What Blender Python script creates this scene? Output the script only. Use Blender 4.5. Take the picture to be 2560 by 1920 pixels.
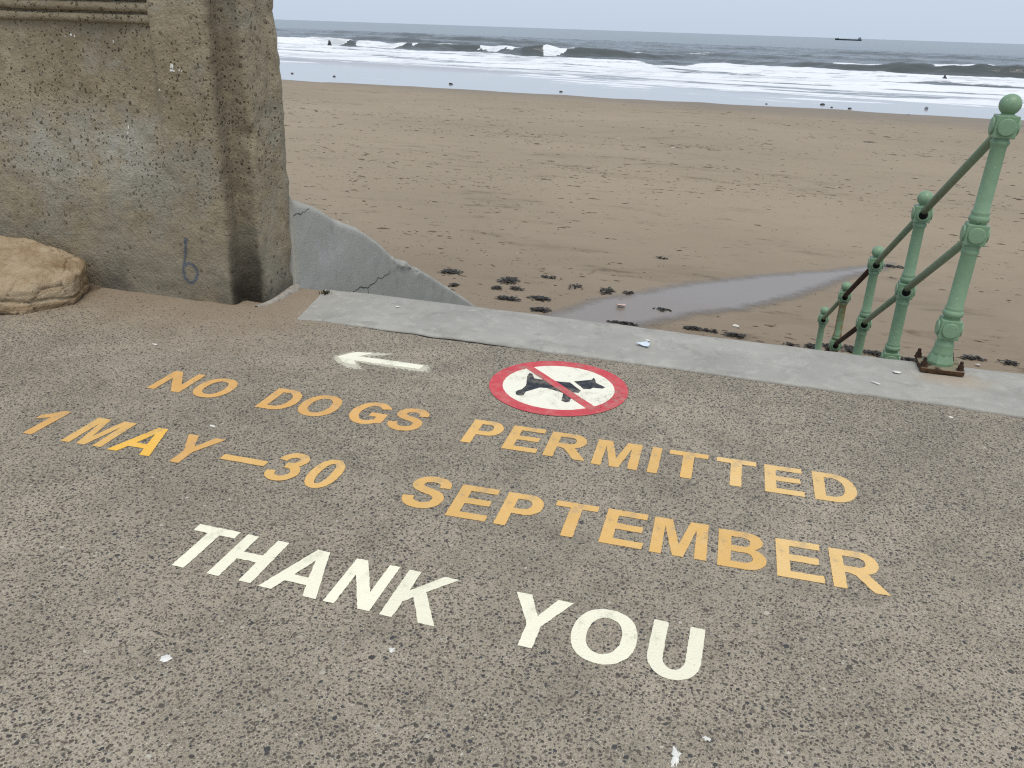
import bpy, bmesh, math, random
import numpy as np
from mathutils import Vector, Matrix, noise

# ------------------------------------------------------------------ camera, sky, sun, exposure
# axes: X runs along the kerb (to the right), Y points out to sea, Z up; promenade surface is z = 0
scene = bpy.context.scene
for o in list(bpy.data.objects):
    bpy.data.objects.remove(o)
col = scene.collection

cam_d = bpy.data.cameras.new('camera')
cam = bpy.data.objects.new('camera', cam_d)
col.objects.link(cam)
scene.camera = cam
_r = Vector((0.95514867, 0.29455827, 0.03043753))
_u = -Vector((0.14179621, -0.36470164, -0.92026439))
_b = -Vector((-0.25997087, 0.88330524, -0.39011153))
cam.matrix_world = Matrix(((_r.x, _u.x, _b.x, 0), (_r.y, _u.y, _b.y, 0), (_r.z, _u.z, _b.z, 1.5), (0, 0, 0, 1)))
cam_d.sensor_fit = 'HORIZONTAL'
cam_d.sensor_width = 36.0
cam_d.lens = 36.0 * 2105 / 2560
cam_d.clip_start = 0.05
cam_d.clip_end = 60000

SUN_EL, SUN_AZ = math.radians(66), math.radians(150)     # soft overcast sun, high, behind the viewer's right shoulder
world = bpy.data.worlds.new('World')
scene.world = world
world.use_nodes = True
wt = world.node_tree
wt.nodes.clear()
w_out = wt.nodes.new('ShaderNodeOutputWorld')
w_bg = wt.nodes.new('ShaderNodeBackground')
w_sky = wt.nodes.new('ShaderNodeTexSky')
w_sky.sky_type = 'NISHITA'
w_sky.sun_disc = False
w_sky.sun_elevation = SUN_EL
w_sky.sun_rotation = SUN_AZ
w_sky.air_density = 1.0
w_sky.dust_density = 2.0
w_sky.ozone_density = 1.0
w_mix = wt.nodes.new('ShaderNodeMix')                     # an even veil of cloud over the blue sky
w_mix.data_type = 'RGBA'
w_mix.inputs[0].default_value = 0.86
w_mix.inputs[7].default_value = (4.45, 5.25, 6.35, 1)
wt.links.new(w_sky.outputs[0], w_mix.inputs[6])
wt.links.new(w_mix.outputs[2], w_bg.inputs[0])
w_bg.inputs[1].default_value = 0.10
wt.links.new(w_bg.outputs[0], w_out.inputs[0])

sun_d = bpy.data.lights.new('sun', 'SUN')
sun_d.energy = 1.5
sun_d.angle = math.radians(35)
sun_d.color = (1.0, 0.93, 0.82)
sun = bpy.data.objects.new('sun', sun_d)
col.objects.link(sun)
_sd = Vector((math.sin(SUN_AZ) * math.cos(SUN_EL), math.cos(SUN_AZ) * math.cos(SUN_EL), math.sin(SUN_EL)))
sun.rotation_euler = _sd.to_track_quat('Z', 'Y').to_euler()

scene.view_settings.view_transform = 'Standard'
scene.view_settings.look = 'None'
scene.view_settings.gamma = 1.0
scene.view_settings.use_curve_mapping = False
scene.view_settings.exposure = 0.45

scene.cycles.use_denoising = False                         # keep the grit of the surfaces; 128 samples are clean enough
scene.cycles.filter_width = 1.2

random.seed(7)
rng = np.random.default_rng(11)

# ------------------------------------------------------------------ helpers
class N:
    """tiny node-graph helper"""
    def __init__(self, name):
        self.m = bpy.data.materials.new(name)
        self.m.use_nodes = True
        self.t = self.m.node_tree
        self.t.nodes.clear()
        self.out = self.t.nodes.new('ShaderNodeOutputMaterial')
        self.co = self.t.nodes.new('ShaderNodeTexCoord').outputs['Object']
    def link(self, a, b):
        if hasattr(a, 'is_linked') or hasattr(a, 'links'):
            self.t.links.new(a, b)
        else:
            if isinstance(a, (tuple, list)) and len(a) == 3 and b.type == 'RGBA':
                a = (*a, 1)
            b.default_value = a
    def node(self, kind, **kw):
        n = self.t.nodes.new('ShaderNode' + kind)
        for k, v in kw.items():
            setattr(n, k, v)
        return n
    def math(self, op, a, b=0.0, c=0.0, clamp=False):
        n = self.node('Math', operation=op, use_clamp=clamp)
        for s, v in zip(n.inputs, (a, b, c)):
            self.link(v, s)
        return n.outputs[0]
    def mul(self, a, b): return self.math('MULTIPLY', a, b)
    def add(self, a, b): return self.math('ADD', a, b)
    def sub(self, a, b): return self.math('SUBTRACT', a, b)
    def step(self, x, lo, hi, a=0.0, b=1.0):
        n = self.node('MapRange', interpolation_type='SMOOTHSTEP')
        for i, v in enumerate((x, lo, hi, a, b)):
            self.link(v, n.inputs[i])
        return n.outputs[0]
    def mapping(self, scale=(1, 1, 1), loc=(0, 0, 0), rot=(0, 0, 0), co=None):
        n = self.node('Mapping')
        self.link(co or self.co, n.inputs[0])
        n.inputs['Location'].default_value = loc
        n.inputs['Rotation'].default_value = rot
        n.inputs['Scale'].default_value = scale
        return n.outputs[0]
    def noise(self, scale, detail=3, rough=0.55, co=None, dist=0.0):
        n = self.node('TexNoise')
        self.link(co or self.co, n.inputs['Vector'])
        n.inputs['Scale'].default_value = scale
        n.inputs['Detail'].default_value = detail
        n.inputs['Roughness'].default_value = rough
        n.inputs['Distortion'].default_value = dist
        return n.outputs[0]
    def voro(self, scale, feature='F1', co=None, rand=1.0, out='Distance'):
        n = self.node('TexVoronoi', feature=feature)
        self.link(co or self.co, n.inputs['Vector'])
        n.inputs['Scale'].default_value = scale
        n.inputs['Randomness'].default_value = rand
        return n.outputs[out]
    def mix(self, f, a, b, blend='MIX'):
        n = self.node('Mix', data_type='RGBA', blend_type=blend)
        self.link(f, n.inputs[0]); self.link(a, n.inputs[6]); self.link(b, n.inputs[7])
        return n.outputs[2]
    def ramp(self, f, stops):
        n = self.node('ValToRGB')
        self.link(f, n.inputs[0])
        el = n.color_ramp.elements
        while len(el) < len(stops): el.new(0.5)
        for e, (p, c_) in zip(el, stops):
            e.position = p
            e.color = (*c_, 1) if len(c_) == 3 else c_
        return n.outputs[0]
    def attr(self, name, out='Fac'):
        n = self.node('Attribute', attribute_name=name)
        return n.outputs[out]
    def sep(self, co=None):
        n = self.node('SeparateXYZ'); self.link(co or self.co, n.inputs[0]); return n.outputs
    def bump(self, h, dist=0.01, strength=1.0, normal=None):
        n = self.node('Bump')
        n.inputs['Strength'].default_value = strength
        n.inputs['Distance'].default_value = dist
        self.link(h, n.inputs['Height'])
        if normal is not None: self.link(normal, n.inputs['Normal'])
        return n.outputs[0]
    def pbr(self, color, rough=0.8, normal=None, spec=0.3, metal=0.0):
        p = self.node('BsdfPrincipled')
        self.link(color, p.inputs['Base Color'])
        self.link(rough, p.inputs['Roughness'])
        self.link(spec, p.inputs['Specular IOR Level'])
        self.link(metal, p.inputs['Metallic'])
        if normal is not None: self.link(normal, p.inputs['Normal'])
        return p.outputs[0]
    def done(self, shader):
        self.t.links.new(shader, self.out.inputs[0])
        return self.m

def tag(o, label=None, cat=None, group=None, kind=None):
    if label: o['label'] = label
    if cat: o['category'] = cat
    if group: o['group'] = group
    if kind: o['kind'] = kind
    return o

def empty(name, loc, label, cat, group=None, rz=0.0):
    o = bpy.data.objects.new(name, None)
    o.empty_display_size = 0.1
    col.objects.link(o)
    o.location = loc
    o.rotation_euler = (0, 0, rz)
    return tag(o, label, cat, group)

def link(name, me, mat=None, parent=None, loc=(0, 0, 0), rot=(0, 0, 0), scale=(1, 1, 1), smooth=True):
    o = bpy.data.objects.new(name, me)
    col.objects.link(o)
    if mat and not me.materials: me.materials.append(mat)
    if parent: o.parent = parent
    o.location = loc; o.rotation_euler = rot; o.scale = scale
    if smooth and me.polygons:
        me.polygons.foreach_set('use_smooth', [True] * len(me.polygons))
    return o

def mesh(name, verts, faces):
    me = bpy.data.meshes.new(name)
    me.from_pydata([tuple(map(float, v)) for v in verts], [], faces)
    me.update()
    return me

def grid_faces(ny, nx, wrap=False):
    f = []
    for j in range(ny - 1):
        for i in range(nx - 1):
            a = j * nx + i
            f.append((a, a + 1, a + nx + 1, a + nx))
        if wrap:
            a = j * nx + nx - 1
            f.append((a, j * nx, j * nx + nx, a + nx))
    return f

def np_mesh(name, V, quads):
    """fast quad mesh from numpy arrays"""
    me = bpy.data.meshes.new(name)
    V = np.asarray(V, np.float32); quads = np.asarray(quads, np.int32)
    me.vertices.add(len(V)); me.vertices.foreach_set('co', V.ravel())
    n = quads.shape[1]
    me.loops.add(quads.size); me.loops.foreach_set('vertex_index', quads.ravel())
    me.polygons.add(len(quads)); me.polygons.foreach_set('loop_start', np.arange(0, quads.size, n, dtype=np.int32))
    me.update(calc_edges=True)
    return me

def box_bm(bm, c, s, bev=0.0):
    r = bmesh.ops.create_cube(bm, size=1.0, matrix=Matrix.Translation(c) @ Matrix.Diagonal((*s, 1)))
    if bev:
        es = list({e for v in r['verts'] for e in v.link_edges})
        bmesh.ops.bevel(bm, geom=es, offset=bev, segments=2, affect='EDGES', profile=0.6)

def bm_mesh(name, bm):
    me = bpy.data.meshes.new(name)
    bmesh.ops.recalc_face_normals(bm, faces=bm.faces)
    bm.to_mesh(me); bm.free()
    return me

def box(name, c, s, mat, parent=None, bev=0.004, smooth=False):
    bm = bmesh.new(); box_bm(bm, c, s, bev)
    return link(name, bm_mesh(name, bm), mat, parent, smooth=smooth)

def lathe_mesh(name, prof, seg=28, cap=True):
    V, F = [], []
    for r, z in prof:
        for k in range(seg):
            a = 2 * math.pi * k / seg
            V.append((r * math.cos(a), r * math.sin(a), z))
    F = grid_faces(len(prof), seg, wrap=True)
    if cap:
        F.append(tuple(range(seg - 1, -1, -1)))
        F.append(tuple(range((len(prof) - 1) * seg, len(prof) * seg)))
    return mesh(name, V, F)

def tube_mesh(name, a, b, r, seg=18):
    a, b = Vector(a), Vector(b)
    d = (b - a).normalized()
    s = d.orthogonal().normalized(); t = d.cross(s)
    V = []
    for p in (a, b):
        for k in range(seg):
            w = 2 * math.pi * k / seg
            V.append(p + r * (math.cos(w) * s + math.sin(w) * t))
    F = grid_faces(2, seg, wrap=True)
    F.append(tuple(range(seg - 1, -1, -1))); F.append(tuple(range(seg, 2 * seg)))
    return mesh(name, V, F)

def fbm(p, sc, octv=4):
    return noise.fractal(Vector(p) * sc, 1.0, 2.0, octv)       # about -1..1

def sstep(x, lo, hi):
    t = np.clip((np.asarray(x, float) - lo) / (hi - lo), 0, 1)
    return t * t * (3 - 2 * t)

# cheap vectorised value noise (numpy) for the big sheets
_tab = rng.random((256, 256))
def vnoise(x, y):
    x = np.asarray(x, float); y = np.asarray(y, float)
    xi = np.floor(x).astype(int); yi = np.floor(y).astype(int)
    fx = x - xi; fy = y - yi
    fx = fx * fx * (3 - 2 * fx); fy = fy * fy * (3 - 2 * fy)
    g = lambda a, b: _tab[a & 255, b & 255]
    return (g(xi, yi) * (1 - fx) + g(xi + 1, yi) * fx) * (1 - fy) + (g(xi, yi + 1) * (1 - fx) + g(xi + 1, yi + 1) * fx) * fy
def vfbm(x, y, o=4):
    s = 0; a = 0.5; t = 0
    for k in range(o):
        s = s + a * vnoise(x * 2 ** k + 17.3 * k, y * 2 ** k + 5.1 * k); t += a; a *= 0.55
    return s / t

# ------------------------------------------------------------------ materials
def mat_promenade():
    n = N('exposed_aggregate')
    big = n.add(n.mul(n.noise(0.55, 3, 0.6), 0.5), n.mul(n.noise(2.0, 5, 0.65), 0.5))
    med = n.noise(5.0, 5, 0.65)
    col_c = n.ramp(big, [(0.36, (0.255, 0.22, 0.168)), (0.5, (0.345, 0.297, 0.226)), (0.64, (0.42, 0.36, 0.275))])
    dirt = n.step(med, 0.42, 0.72)
    stain = n.step(n.noise(1.25, 5, 0.7), 0.48, 0.66)
    col_c = n.mix(n.mul(stain, 0.25), col_c, (0.2, 0.172, 0.132))
    col_c = n.mix(n.mul(dirt, 0.6), col_c, (0.215, 0.184, 0.138))
    # blown sand lying against the foot of the wall and the end of the kerb
    xyz = n.sep()
    sandy = n.mul(n.step(n.add(xyz[1], n.mul(n.sub(med, 0.5), 0.9)), 2.9, 3.9), n.step(xyz[0], -1.7, -2.6))
    col_c = n.mix(n.mul(sandy, 0.75), col_c, (0.285, 0.215, 0.148))
    # medium grit
    warp = n.node('VectorMath', operation='ADD')
    nz = n.node('TexNoise'); n.link(n.co, nz.inputs['Vector']); nz.inputs['Scale'].default_value = 90
    sc = n.node('VectorMath', operation='SCALE'); n.link(nz.outputs['Color'], sc.inputs[0]); sc.inputs['Scale'].default_value = 0.006
    n.link(n.co, warp.inputs[0]); n.link(sc.outputs[0], warp.inputs[1])
    wv = warp.outputs[0]
    d1 = n.voro(120, co=wv)
    c1 = n.voro(120, co=wv, out='Color')
    r1 = n.sep(c1)
    stone = n.mul(n.step(d1, 0.46, 0.34), n.step(r1[0], 0.3, 0.4))
    scol = n.ramp(r1[1], [(0.0, (0.05, 0.046, 0.042)), (0.35, (0.085, 0.076, 0.068)), (0.7, (0.14, 0.12, 0.1)), (0.9, (0.22, 0.2, 0.175)), (1.0, (0.42, 0.4, 0.36))])
    bare = n.step(n.noise(3.6, 4, 0.6), 0.58, 0.70)
    cover = n.mul(n.sub(1.0, n.mul(sandy, 0.75)), n.sub(1.0, n.mul(bare, 0.6)))
    col_c = n.mix(n.mul(n.mul(stone, cover), 0.85), col_c, scol)
    # fine grains
    c2 = n.voro(330, out='Color')
    r2 = n.sep(c2)
    d2 = n.voro(330)
    fine = n.mul(n.step(d2, 0.6, 0.4), n.step(r2[0], 0.25, 0.35))
    fcol = n.ramp(r2[1], [(0.0, (0.065, 0.056, 0.044)), (0.4, (0.15, 0.124, 0.092)), (0.62, (0.27, 0.228, 0.163)), (0.85, (0.47, 0.4, 0.29)), (0.95, (0.56, 0.5, 0.39)), (1.0, (0.78, 0.74, 0.64))])
    col_c = n.mix(n.mul(fine, n.mul(cover, 0.7)), col_c, fcol)
    h = n.add(n.mul(n.noise(220, 3, 0.7), 0.5), n.add(n.mul(stone, 0.5), n.mul(fine, 0.25)))
    return n.done(n.pbr(col_c, 0.82, n.bump(h, 0.0022, 0.9), 0.25))

def mat_pebble(per_object=False):
    n = N('pebble_single' if per_object else 'pebble')
    if per_object:
        oi = n.node('ObjectInfo')
        c0 = n.ramp(oi.outputs['Random'], PEB_RAMP)
    else:
        c0 = n.attr('tone', 'Color')
    c1 = n.mix(n.step(n.noise(260, 3), 0.35, 0.75), c0, (0.2, 0.175, 0.145))
    c1 = n.mix(0.3, c0, c1)
    return n.done(n.pbr(c1, 0.6, n.bump(n.noise(400, 2), 0.0006, 0.6), 0.35))

PEB_RAMP = [(0.0, (0.034, 0.030, 0.026)), (0.16, (0.04, 0.042, 0.046)), (0.3, (0.066, 0.054, 0.042)), (0.45, (0.095, 0.074, 0.054)), (0.6, (0.045, 0.039, 0.033)), (0.75, (0.12, 0.1, 0.078)), (0.88, (0.175, 0.145, 0.108)), (0.96, (0.3, 0.26, 0.195)), (1.0, (0.5, 0.46, 0.38))]


def mat_wall():
    n = N('weathered_concrete')
    n.co = n.node('NewGeometry').outputs['Position']
    xyz = n.sep()
    big = n.noise(1.6, 5, 0.6)
    med = n.noise(7, 5, 0.65)
    fine = n.noise(60, 4, 0.7)
    c = n.ramp(big, [(0.3, (0.25, 0.2, 0.126)), (0.5, (0.34, 0.282, 0.188)), (0.7, (0.40, 0.345, 0.245))])
    c = n.mix(n.mul(n.step(n.noise(2.9, 5, 0.65), 0.46, 0.64), 0.75), c, (0.305, 0.288, 0.232))
    c = n.mix(n.mul(n.step(med, 0.42, 0.7), 0.7), c, (0.25, 0.205, 0.135))
    c = n.mix(n.mul(n.step(n.noise(15, 5, 0.7), 0.5, 0.68), 0.5), c, (0.40, 0.34, 0.25))
    c = n.mix(n.mul(n.step(n.noise(34, 4, 0.7), 0.5, 0.68), 0.45), c, (0.16, 0.125, 0.075))
    # grey lime-bloom patch
    lx = n.mul(n.step(xyz[0], -4.6, -3.9), n.step(xyz[0], -2.95, -3.4))
    lz = n.mul(n.step(xyz[2], 0.45, 0.75), n.step(xyz[2], 1.12, 0.85))
    bloom = n.mul(n.mul(lx, lz), n.step(n.add(n.mul(med, 0.6), n.mul(fine, 0.5)), 0.42, 0.66))
    c = n.mix(n.mul(bloom, 0.8), c, (0.43, 0.415, 0.355))
    # greyer cement render near the ground
    low = n.mul(n.step(n.add(xyz[2], n.mul(n.sub(med, 0.5), 0.5)), 0.5, 0.28), n.step(big, 0.35, 0.6))
    c = n.mix(n.mul(low, 0.65), c, (0.262, 0.235, 0.178))
    damp = n.mul(n.step(n.add(xyz[2], n.mul(n.sub(med, 0.5), 0.35)), 0.2, 0.02), n.step(n.noise(2.3, 3), 0.4, 0.62))
    c = n.mix(n.mul(damp, 0.6), c, (0.07, 0.066, 0.06))
    # black wet stain running down the rebate at the corner
    gx = n.mul(n.step(xyz[0], -2.835, -2.795), n.step(n.add(xyz[0], n.mul(n.sub(med, .5), .06)), -2.655, -2.7))
    gst = n.mul(gx, n.step(n.add(xyz[2], n.mul(n.sub(med, 0.5), 0.3)), 0.5, 0.05))
    gy = n.step(xyz[1], 4.06, 4.02)
    c = n.mix(n.mul(n.mul(gst, gy), 0.93), c, (0.016, 0.013, 0.011))
    c = n.mix(n.mul(n.mul(gx, gy), 0.35), c, (0.06, 0.05, 0.036))
    # lumps of aggregate and open pits
    wv = n.mapping((1, 1, 0.8))
    d1 = n.voro(26, co=wv); k1 = n.sep(n.voro(26, co=wv, out='Color'))
    agg = n.mul(n.step(n.add(d1, n.mul(n.sub(fine, 0.5), 0.25)), 0.27, 0.18), n.step(k1[0], 0.68, 0.72))
    c = n.mix(n.mul(agg, 0.6), c, n.ramp(k1[1], [(0, (0.07, 0.055, 0.036)), (0.6, (0.12, 0.095, 0.06)), (0.85, (0.2, 0.175, 0.14)), (1, (0.33, 0.31, 0.26))]))
    pw = n.node('TexNoise'); n.link(n.co, pw.inputs['Vector']); pw.inputs['Scale'].default_value = 45
    ps = n.node('VectorMath', operation='SCALE'); n.link(pw.outputs['Color'], ps.inputs[0]); ps.inputs['Scale'].default_value = 0.022
    pa = n.node('VectorMath', operation='ADD'); n.link(n.co, pa.inputs[0]); n.link(ps.outputs[0], pa.inputs[1])
    wp = pa.outputs[0]
    d2 = n.voro(50, co=wp); k2 = n.sep(n.voro(50, co=wp, out='Color'))
    rough_zone = n.step(n.noise(2.1, 3), 0.38, 0.62)
    upper = n.step(n.add(xyz[2], n.mul(n.sub(med, 0.5), 0.8)), 0.35, 0.8)
    pit = n.mul(n.step(n.add(d2, n.mul(n.sub(fine, 0.5), 0.35)), 0.3, 0.2), n.mul(n.step(n.add(k2[0], n.mul(rough_zone, 0.5)), 0.86, 0.92), upper))
    c = n.mix(n.mul(pit, 0.72), c, (0.05, 0.038, 0.024))
    c = n.mix(n.mul(n.step(n.noise(190, 2, 0.6), 0.6, 0.72), 0.45), c, (0.075, 0.06, 0.04))
    c = n.mix(n.mul(n.step(n.noise(150, 2, 0.6), 0.62, 0.75), 0.35), c, (0.3, 0.265, 0.2))
    h = n.add(n.mul(fine, 0.7), n.add(n.mul(pit, -1.7), n.add(n.mul(agg, 0.5), n.mul(n.noise(24, 4, 0.75), 0.7))))
    return n.done(n.pbr(c, 0.9, n.bump(h, 0.015, 1.0), 0.2))

def mat_kerb():
    n = N('pale_kerb_concrete')
    big = n.noise(2.2, 5, 0.62); med = n.noise(11, 5, 0.65, dist=0.6)
    c = n.ramp(big, [(0.3, (0.295, 0.283, 0.25)), (0.7, (0.39, 0.373, 0.33))])
    c = n.mix(n.mul(n.step(med, 0.5, 0.66), 0.4), c, (0.47, 0.45, 0.40))
    c = n.mix(n.mul(n.step(n.noise(4.5, 6, 0.72, dist=0.5), 0.5, 0.68), 0.6), c, (0.24, 0.228, 0.2))
    # rust bled from the rail foot, and a wet dark patch beside it
    xyz = n.sep()
    dx = n.sub(xyz[0], 0.96); dy = n.sub(xyz[1], 4.20)
    rr = n.math('SQRT', n.add(n.mul(dx, dx), n.mul(n.mul(dy, dy), 2.2)))
    rust = n.mul(n.step(n.add(rr, n.mul(n.sub(med, 0.5), 0.25)), 0.23, 0.06), 0.45)
    c = n.mix(rust, c, (0.42, 0.31, 0.2))
    c = n.mix(n.mul(n.step(n.noise(38, 3, 0.6), 0.66, 0.74), 0.5), c, (0.13, 0.12, 0.105))
    h = n.add(n.noise(120, 3, 0.7), n.mul(n.noise(16, 4), 1.5))
    return n.done(n.pbr(c, 0.85, n.bump(h, 0.003, 0.8), 0.25))

def mat_render_grey():
    n = N('grey_cement_render')
    big = n.noise(1.4, 4, 0.6); med = n.noise(6, 4, 0.6)
    c = n.ramp(big, [(0.3, (0.34, 0.332, 0.292)), (0.7, (0.415, 0.405, 0.358))])
    c = n.mix(n.mul(n.step(med, 0.5, 0.7), 0.35), c, (0.26, 0.262, 0.25))
    st = n.noise(9, 4, 0.6, co=n.mapping((1, 1, 0.25)))
    c = n.mix(n.mul(n.step(st, 0.58, 0.72), 0.35), c, (0.22, 0.22, 0.205))
    c = n.mix(n.mul(n.step(n.noise(45, 4, 0.7), 0.55, 0.7), 0.35), c, (0.24, 0.238, 0.22))
    c = n.mix(n.mul(n.step(n.noise(3.4, 5, 0.7), 0.52, 0.68), 0.5), c, (0.44, 0.44, 0.415))
    h = n.add(n.mul(n.noise(90, 4, 0.7), 0.6), n.noise(9, 4))
    return n.done(n.pbr(c, 0.85, n.bump(h, 0.007, 0.9), 0.2))

def mat_simple(name, color, rough=0.8, spec=0.3, vary=0.25, scale=30, bump=0.002, metal=0.0):
    n = N(name)
    f = n.noise(scale, 4, 0.6)
    dk = tuple(x * (1 - vary) for x in color); lt = tuple(min(1, x * (1 + vary)) for x in color)
    c = n.ramp(f, [(0.3, dk), (0.7, lt)])
    return n.done(n.pbr(c, rough, n.bump(n.noise(scale * 4, 3), bump, 0.7), spec, metal))

def mat_rock():
    n = N('sandstone')
    big = n.noise(5, 5, 0.6, dist=0.4); med = n.noise(22, 5, 0.7); fine = n.noise(140, 3, 0.7)
    c = n.ramp(big, [(0.28, (0.275, 0.19, 0.105)), (0.48, (0.41, 0.31, 0.195)), (0.7, (0.50, 0.405, 0.275))])
    c = n.mix(n.mul(n.step(med, 0.45, 0.72), 0.5), c, (0.34, 0.245, 0.145))
    strat = n.noise(16, 4, 0.6, co=n.mapping((0.25, 0.25, 1.3), rot=(0.1, 0.2, 0)))
    c = n.mix(n.mul(n.step(strat, 0.5, 0.66), 0.5), c, (0.28, 0.175, 0.085))
    c = n.mix(n.mul(n.step(fine, 0.6, 0.72), 0.4), c, (0.17, 0.1, 0.05))
    c = n.mix(n.mul(n.step(n.noise(60, 2), 0.66, 0.74), 0.5), c, (0.08, 0.055, 0.03))
    h = n.add(n.mul(fine, 0.5), n.add(med, n.mul(strat, 0.8)))
    return n.done(n.pbr(c, 0.85, n.bump(h, 0.016, 1.0), 0.2))

def mat_sand():
    n = N('beach_sand')
    xyz = n.sep()
    big = n.noise(0.07, 4, 0.6); med = n.noise(0.6, 5, 0.62)
    c = n.ramp(big, [(0.3, (0.275, 0.218, 0.15)), (0.7, (0.335, 0.268, 0.186))])
    wet_near = n.step(n.add(xyz[1], n.mul(n.sub(med, 0.5), 12)), 24, 10)
    c = n.mix(n.mul(wet_near, 0.75), c, (0.21, 0.163, 0.114))
    wet_far = n.step(n.add(n.add(xyz[1], n.mul(xyz[0], 0.2)), n.mul(n.sub(med, 0.5), 8)), 62, 78)
    c = n.mix(n.mul(wet_far, 0.8), c, (0.20, 0.16, 0.116))
    # painted shadows of scuffs and prints, with specks of drift, in loose bands
    warp = n.mapping((0.42, 1, 1), rot=(0, 0, 0.12))
    band = n.step(n.noise(0.13, 4, 0.65, co=warp), 0.36, 0.55)
    s1 = n.step(n.noise(0.85, 5, 0.62, co=warp), 0.53, 0.64)
    s2 = n.step(n.noise(2.4, 4, 0.6, co=warp), 0.54, 0.63)
    s3 = n.step(n.noise(6.5, 3, 0.6, co=warp), 0.6, 0.68)
    m1 = n.math('MAXIMUM', n.mul(n.mul(s1, n.add(0.2, n.mul(s2, 0.6))), band), n.mul(n.mul(s2, s3), 0.8))
    c = n.mix(n.mul(m1, 0.85), c, (0.12, 0.088, 0.056))
    m2 = n.mul(s3, n.step(n.noise(1.1, 3, 0.6, co=n.mapping((0.6, 1, 1), loc=(9, 4, 0))), 0.45, 0.62))
    c = n.mix(n.mul(m2, 0.5), c, (0.13, 0.095, 0.062))
    c = n.mix(n.mul(n.step(n.noise(40, 3, 0.7), 0.55, 0.75), 0.25), c, (0.17, 0.13, 0.09))
    h = n.add(n.mul(n.noise(1.7, 4), 1.0), n.add(n.mul(n.noise(9, 3), 0.4), n.mul(m1, -0.5)))
    rough = n.sub(0.85, n.mul(wet_far, 0.25))
    return n.done(n.pbr(c, rough, n.bump(h, 0.05, 0.6), 0.25))

def mat_pool():
    n = N('wet_sand_film')
    f = n.attr('fade')
    f = n.step(n.add(f, n.mul(n.sub(n.noise(3.5, 4, 0.6), 0.5), 0.6)), 0.1, 0.9)
    wet = n.pbr((0.215, 0.175, 0.14), 0.28, n.bump(n.noise(4, 2), 0.004, 0.25), 0.5)
    tr = n.node('BsdfTransparent').outputs[0]
    ms = n.node('MixShader'); n.link(f, ms.inputs[0]); n.link(tr, ms.inputs[1]); n.link(wet, ms.inputs[2])
    return n.done(ms.outputs[0])

def mat_sea():
    n = N('sea_water')
    foam = n.attr('foam'); calm = n.attr('calm')
    st = n.mapping((0.22, 1.0, 1.0), rot=(0, 0, 0.2))
    f1 = n.noise(0.55, 5, 0.68, co=st); f2 = n.noise(2.2, 4, 0.7, co=st)
    tex = n.add(n.mul(f1, 0.65), n.mul(f2, 0.35))
    fm = n.step(n.add(foam, n.mul(n.sub(tex, 0.5), 1.7)), 0.36, 0.64)
    fm = n.mul(fm, n.step(foam, 0.02, 0.15))
    lane = n.noise(0.16, 5, 0.7, co=n.mapping((0.16, 1.0, 1.0), rot=(0, 0, 0.2)))
    fm = n.mul(fm, n.sub(1.0, n.mul(n.step(n.add(n.mul(tex, 0.5), n.mul(lane, 0.5)), 0.52, 0.41), 0.42)))
    chop = n.add(n.noise(0.22, 5, 0.65, co=n.mapping((0.35, 1, 1), rot=(0, 0, 0.2))), n.mul(n.noise(0.9, 4, 0.7, co=st), 0.45))
    rough_sea = n.sub(1.0, calm)
    nb = n.node('Bump'); nb.inputs['Distance'].default_value = 0.55
    n.link(chop, nb.inputs['Height']); n.link(n.mul(rough_sea, 0.4), nb.inputs['Strength'])
    far = n.noise(0.012, 3, 0.6, co=n.mapping((0.3, 1, 1)))
    deep = n.ramp(far, [(0.3, (0.062, 0.068, 0.062)), (0.7, (0.085, 0.092, 0.086))])
    deep = n.mix(calm, deep, (0.40, 0.375, 0.37))
    water = n.pbr(deep, n.add(0.1, n.mul(rough_sea, 0.1)), nb.outputs[0], 0.5)
    foam_s = n.pbr((0.76, 0.77, 0.785), 0.9, n.bump(tex, 0.25, 0.5), 0.1)
    ms = n.node('MixShader'); n.link(fm, ms.inputs[0]); n.link(water, ms.inputs[1]); n.link(foam_s, ms.inputs[2])
    return n.done(ms.outputs[0])

def mat_paint_line(name, worn=0.35, speck=(0.3, 0.26, 0.2)):
    """thermoplastic road paint; its colour comes from the object colour, so single letters can be fresher or paler"""
    n = N(name)
    oi = n.node('ObjectInfo')
    c = oi.outputs['Color']
    pale = n.mix(0.35, c, (0.72, 0.62, 0.45))
    c = n.mix(n.mul(n.step(n.noise(14, 4, 0.65), 0.42, 0.72), worn), c, pale)
    grime = n.mul(n.step(n.noise(20, 5, 0.7), 0.46, 0.66), n.step(n.noise(5.5, 3), 0.44, 0.6))
    c = n.mix(n.mul(grime, worn * 1.5), c, speck)
    pin = n.mul(n.step(n.noise(210, 2, 0.6), 0.66, 0.72), n.step(n.noise(9, 3), 0.45, 0.6))
    c = n.mix(n.mul(pin, 0.6), c, (0.12, 0.105, 0.09))
    h = n.add(n.mul(n.step(n.voro(120), 0.2, 0.55, 1.0, 0.0), 0.6), n.noise(200, 3, 0.7))
    hole = n.math('MAXIMUM', n.mul(n.step(n.noise(130, 4, 0.7), 0.54, 0.61), n.step(n.noise(6, 4, 0.65), 0.53, 0.64)), n.step(n.noise(95, 2, 0.6), 0.735, 0.76))
    body = n.pbr(c, 0.7, n.bump(h, 0.0016, 0.8), 0.3)
    ms = n.node('MixShader'); n.link(n.mul(hole, 0.9), ms.inputs[0]); n.link(body, ms.inputs[1]); n.link(n.node('BsdfTransparent').outputs[0], ms.inputs[2])
    return n.done(ms.outputs[0])

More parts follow.
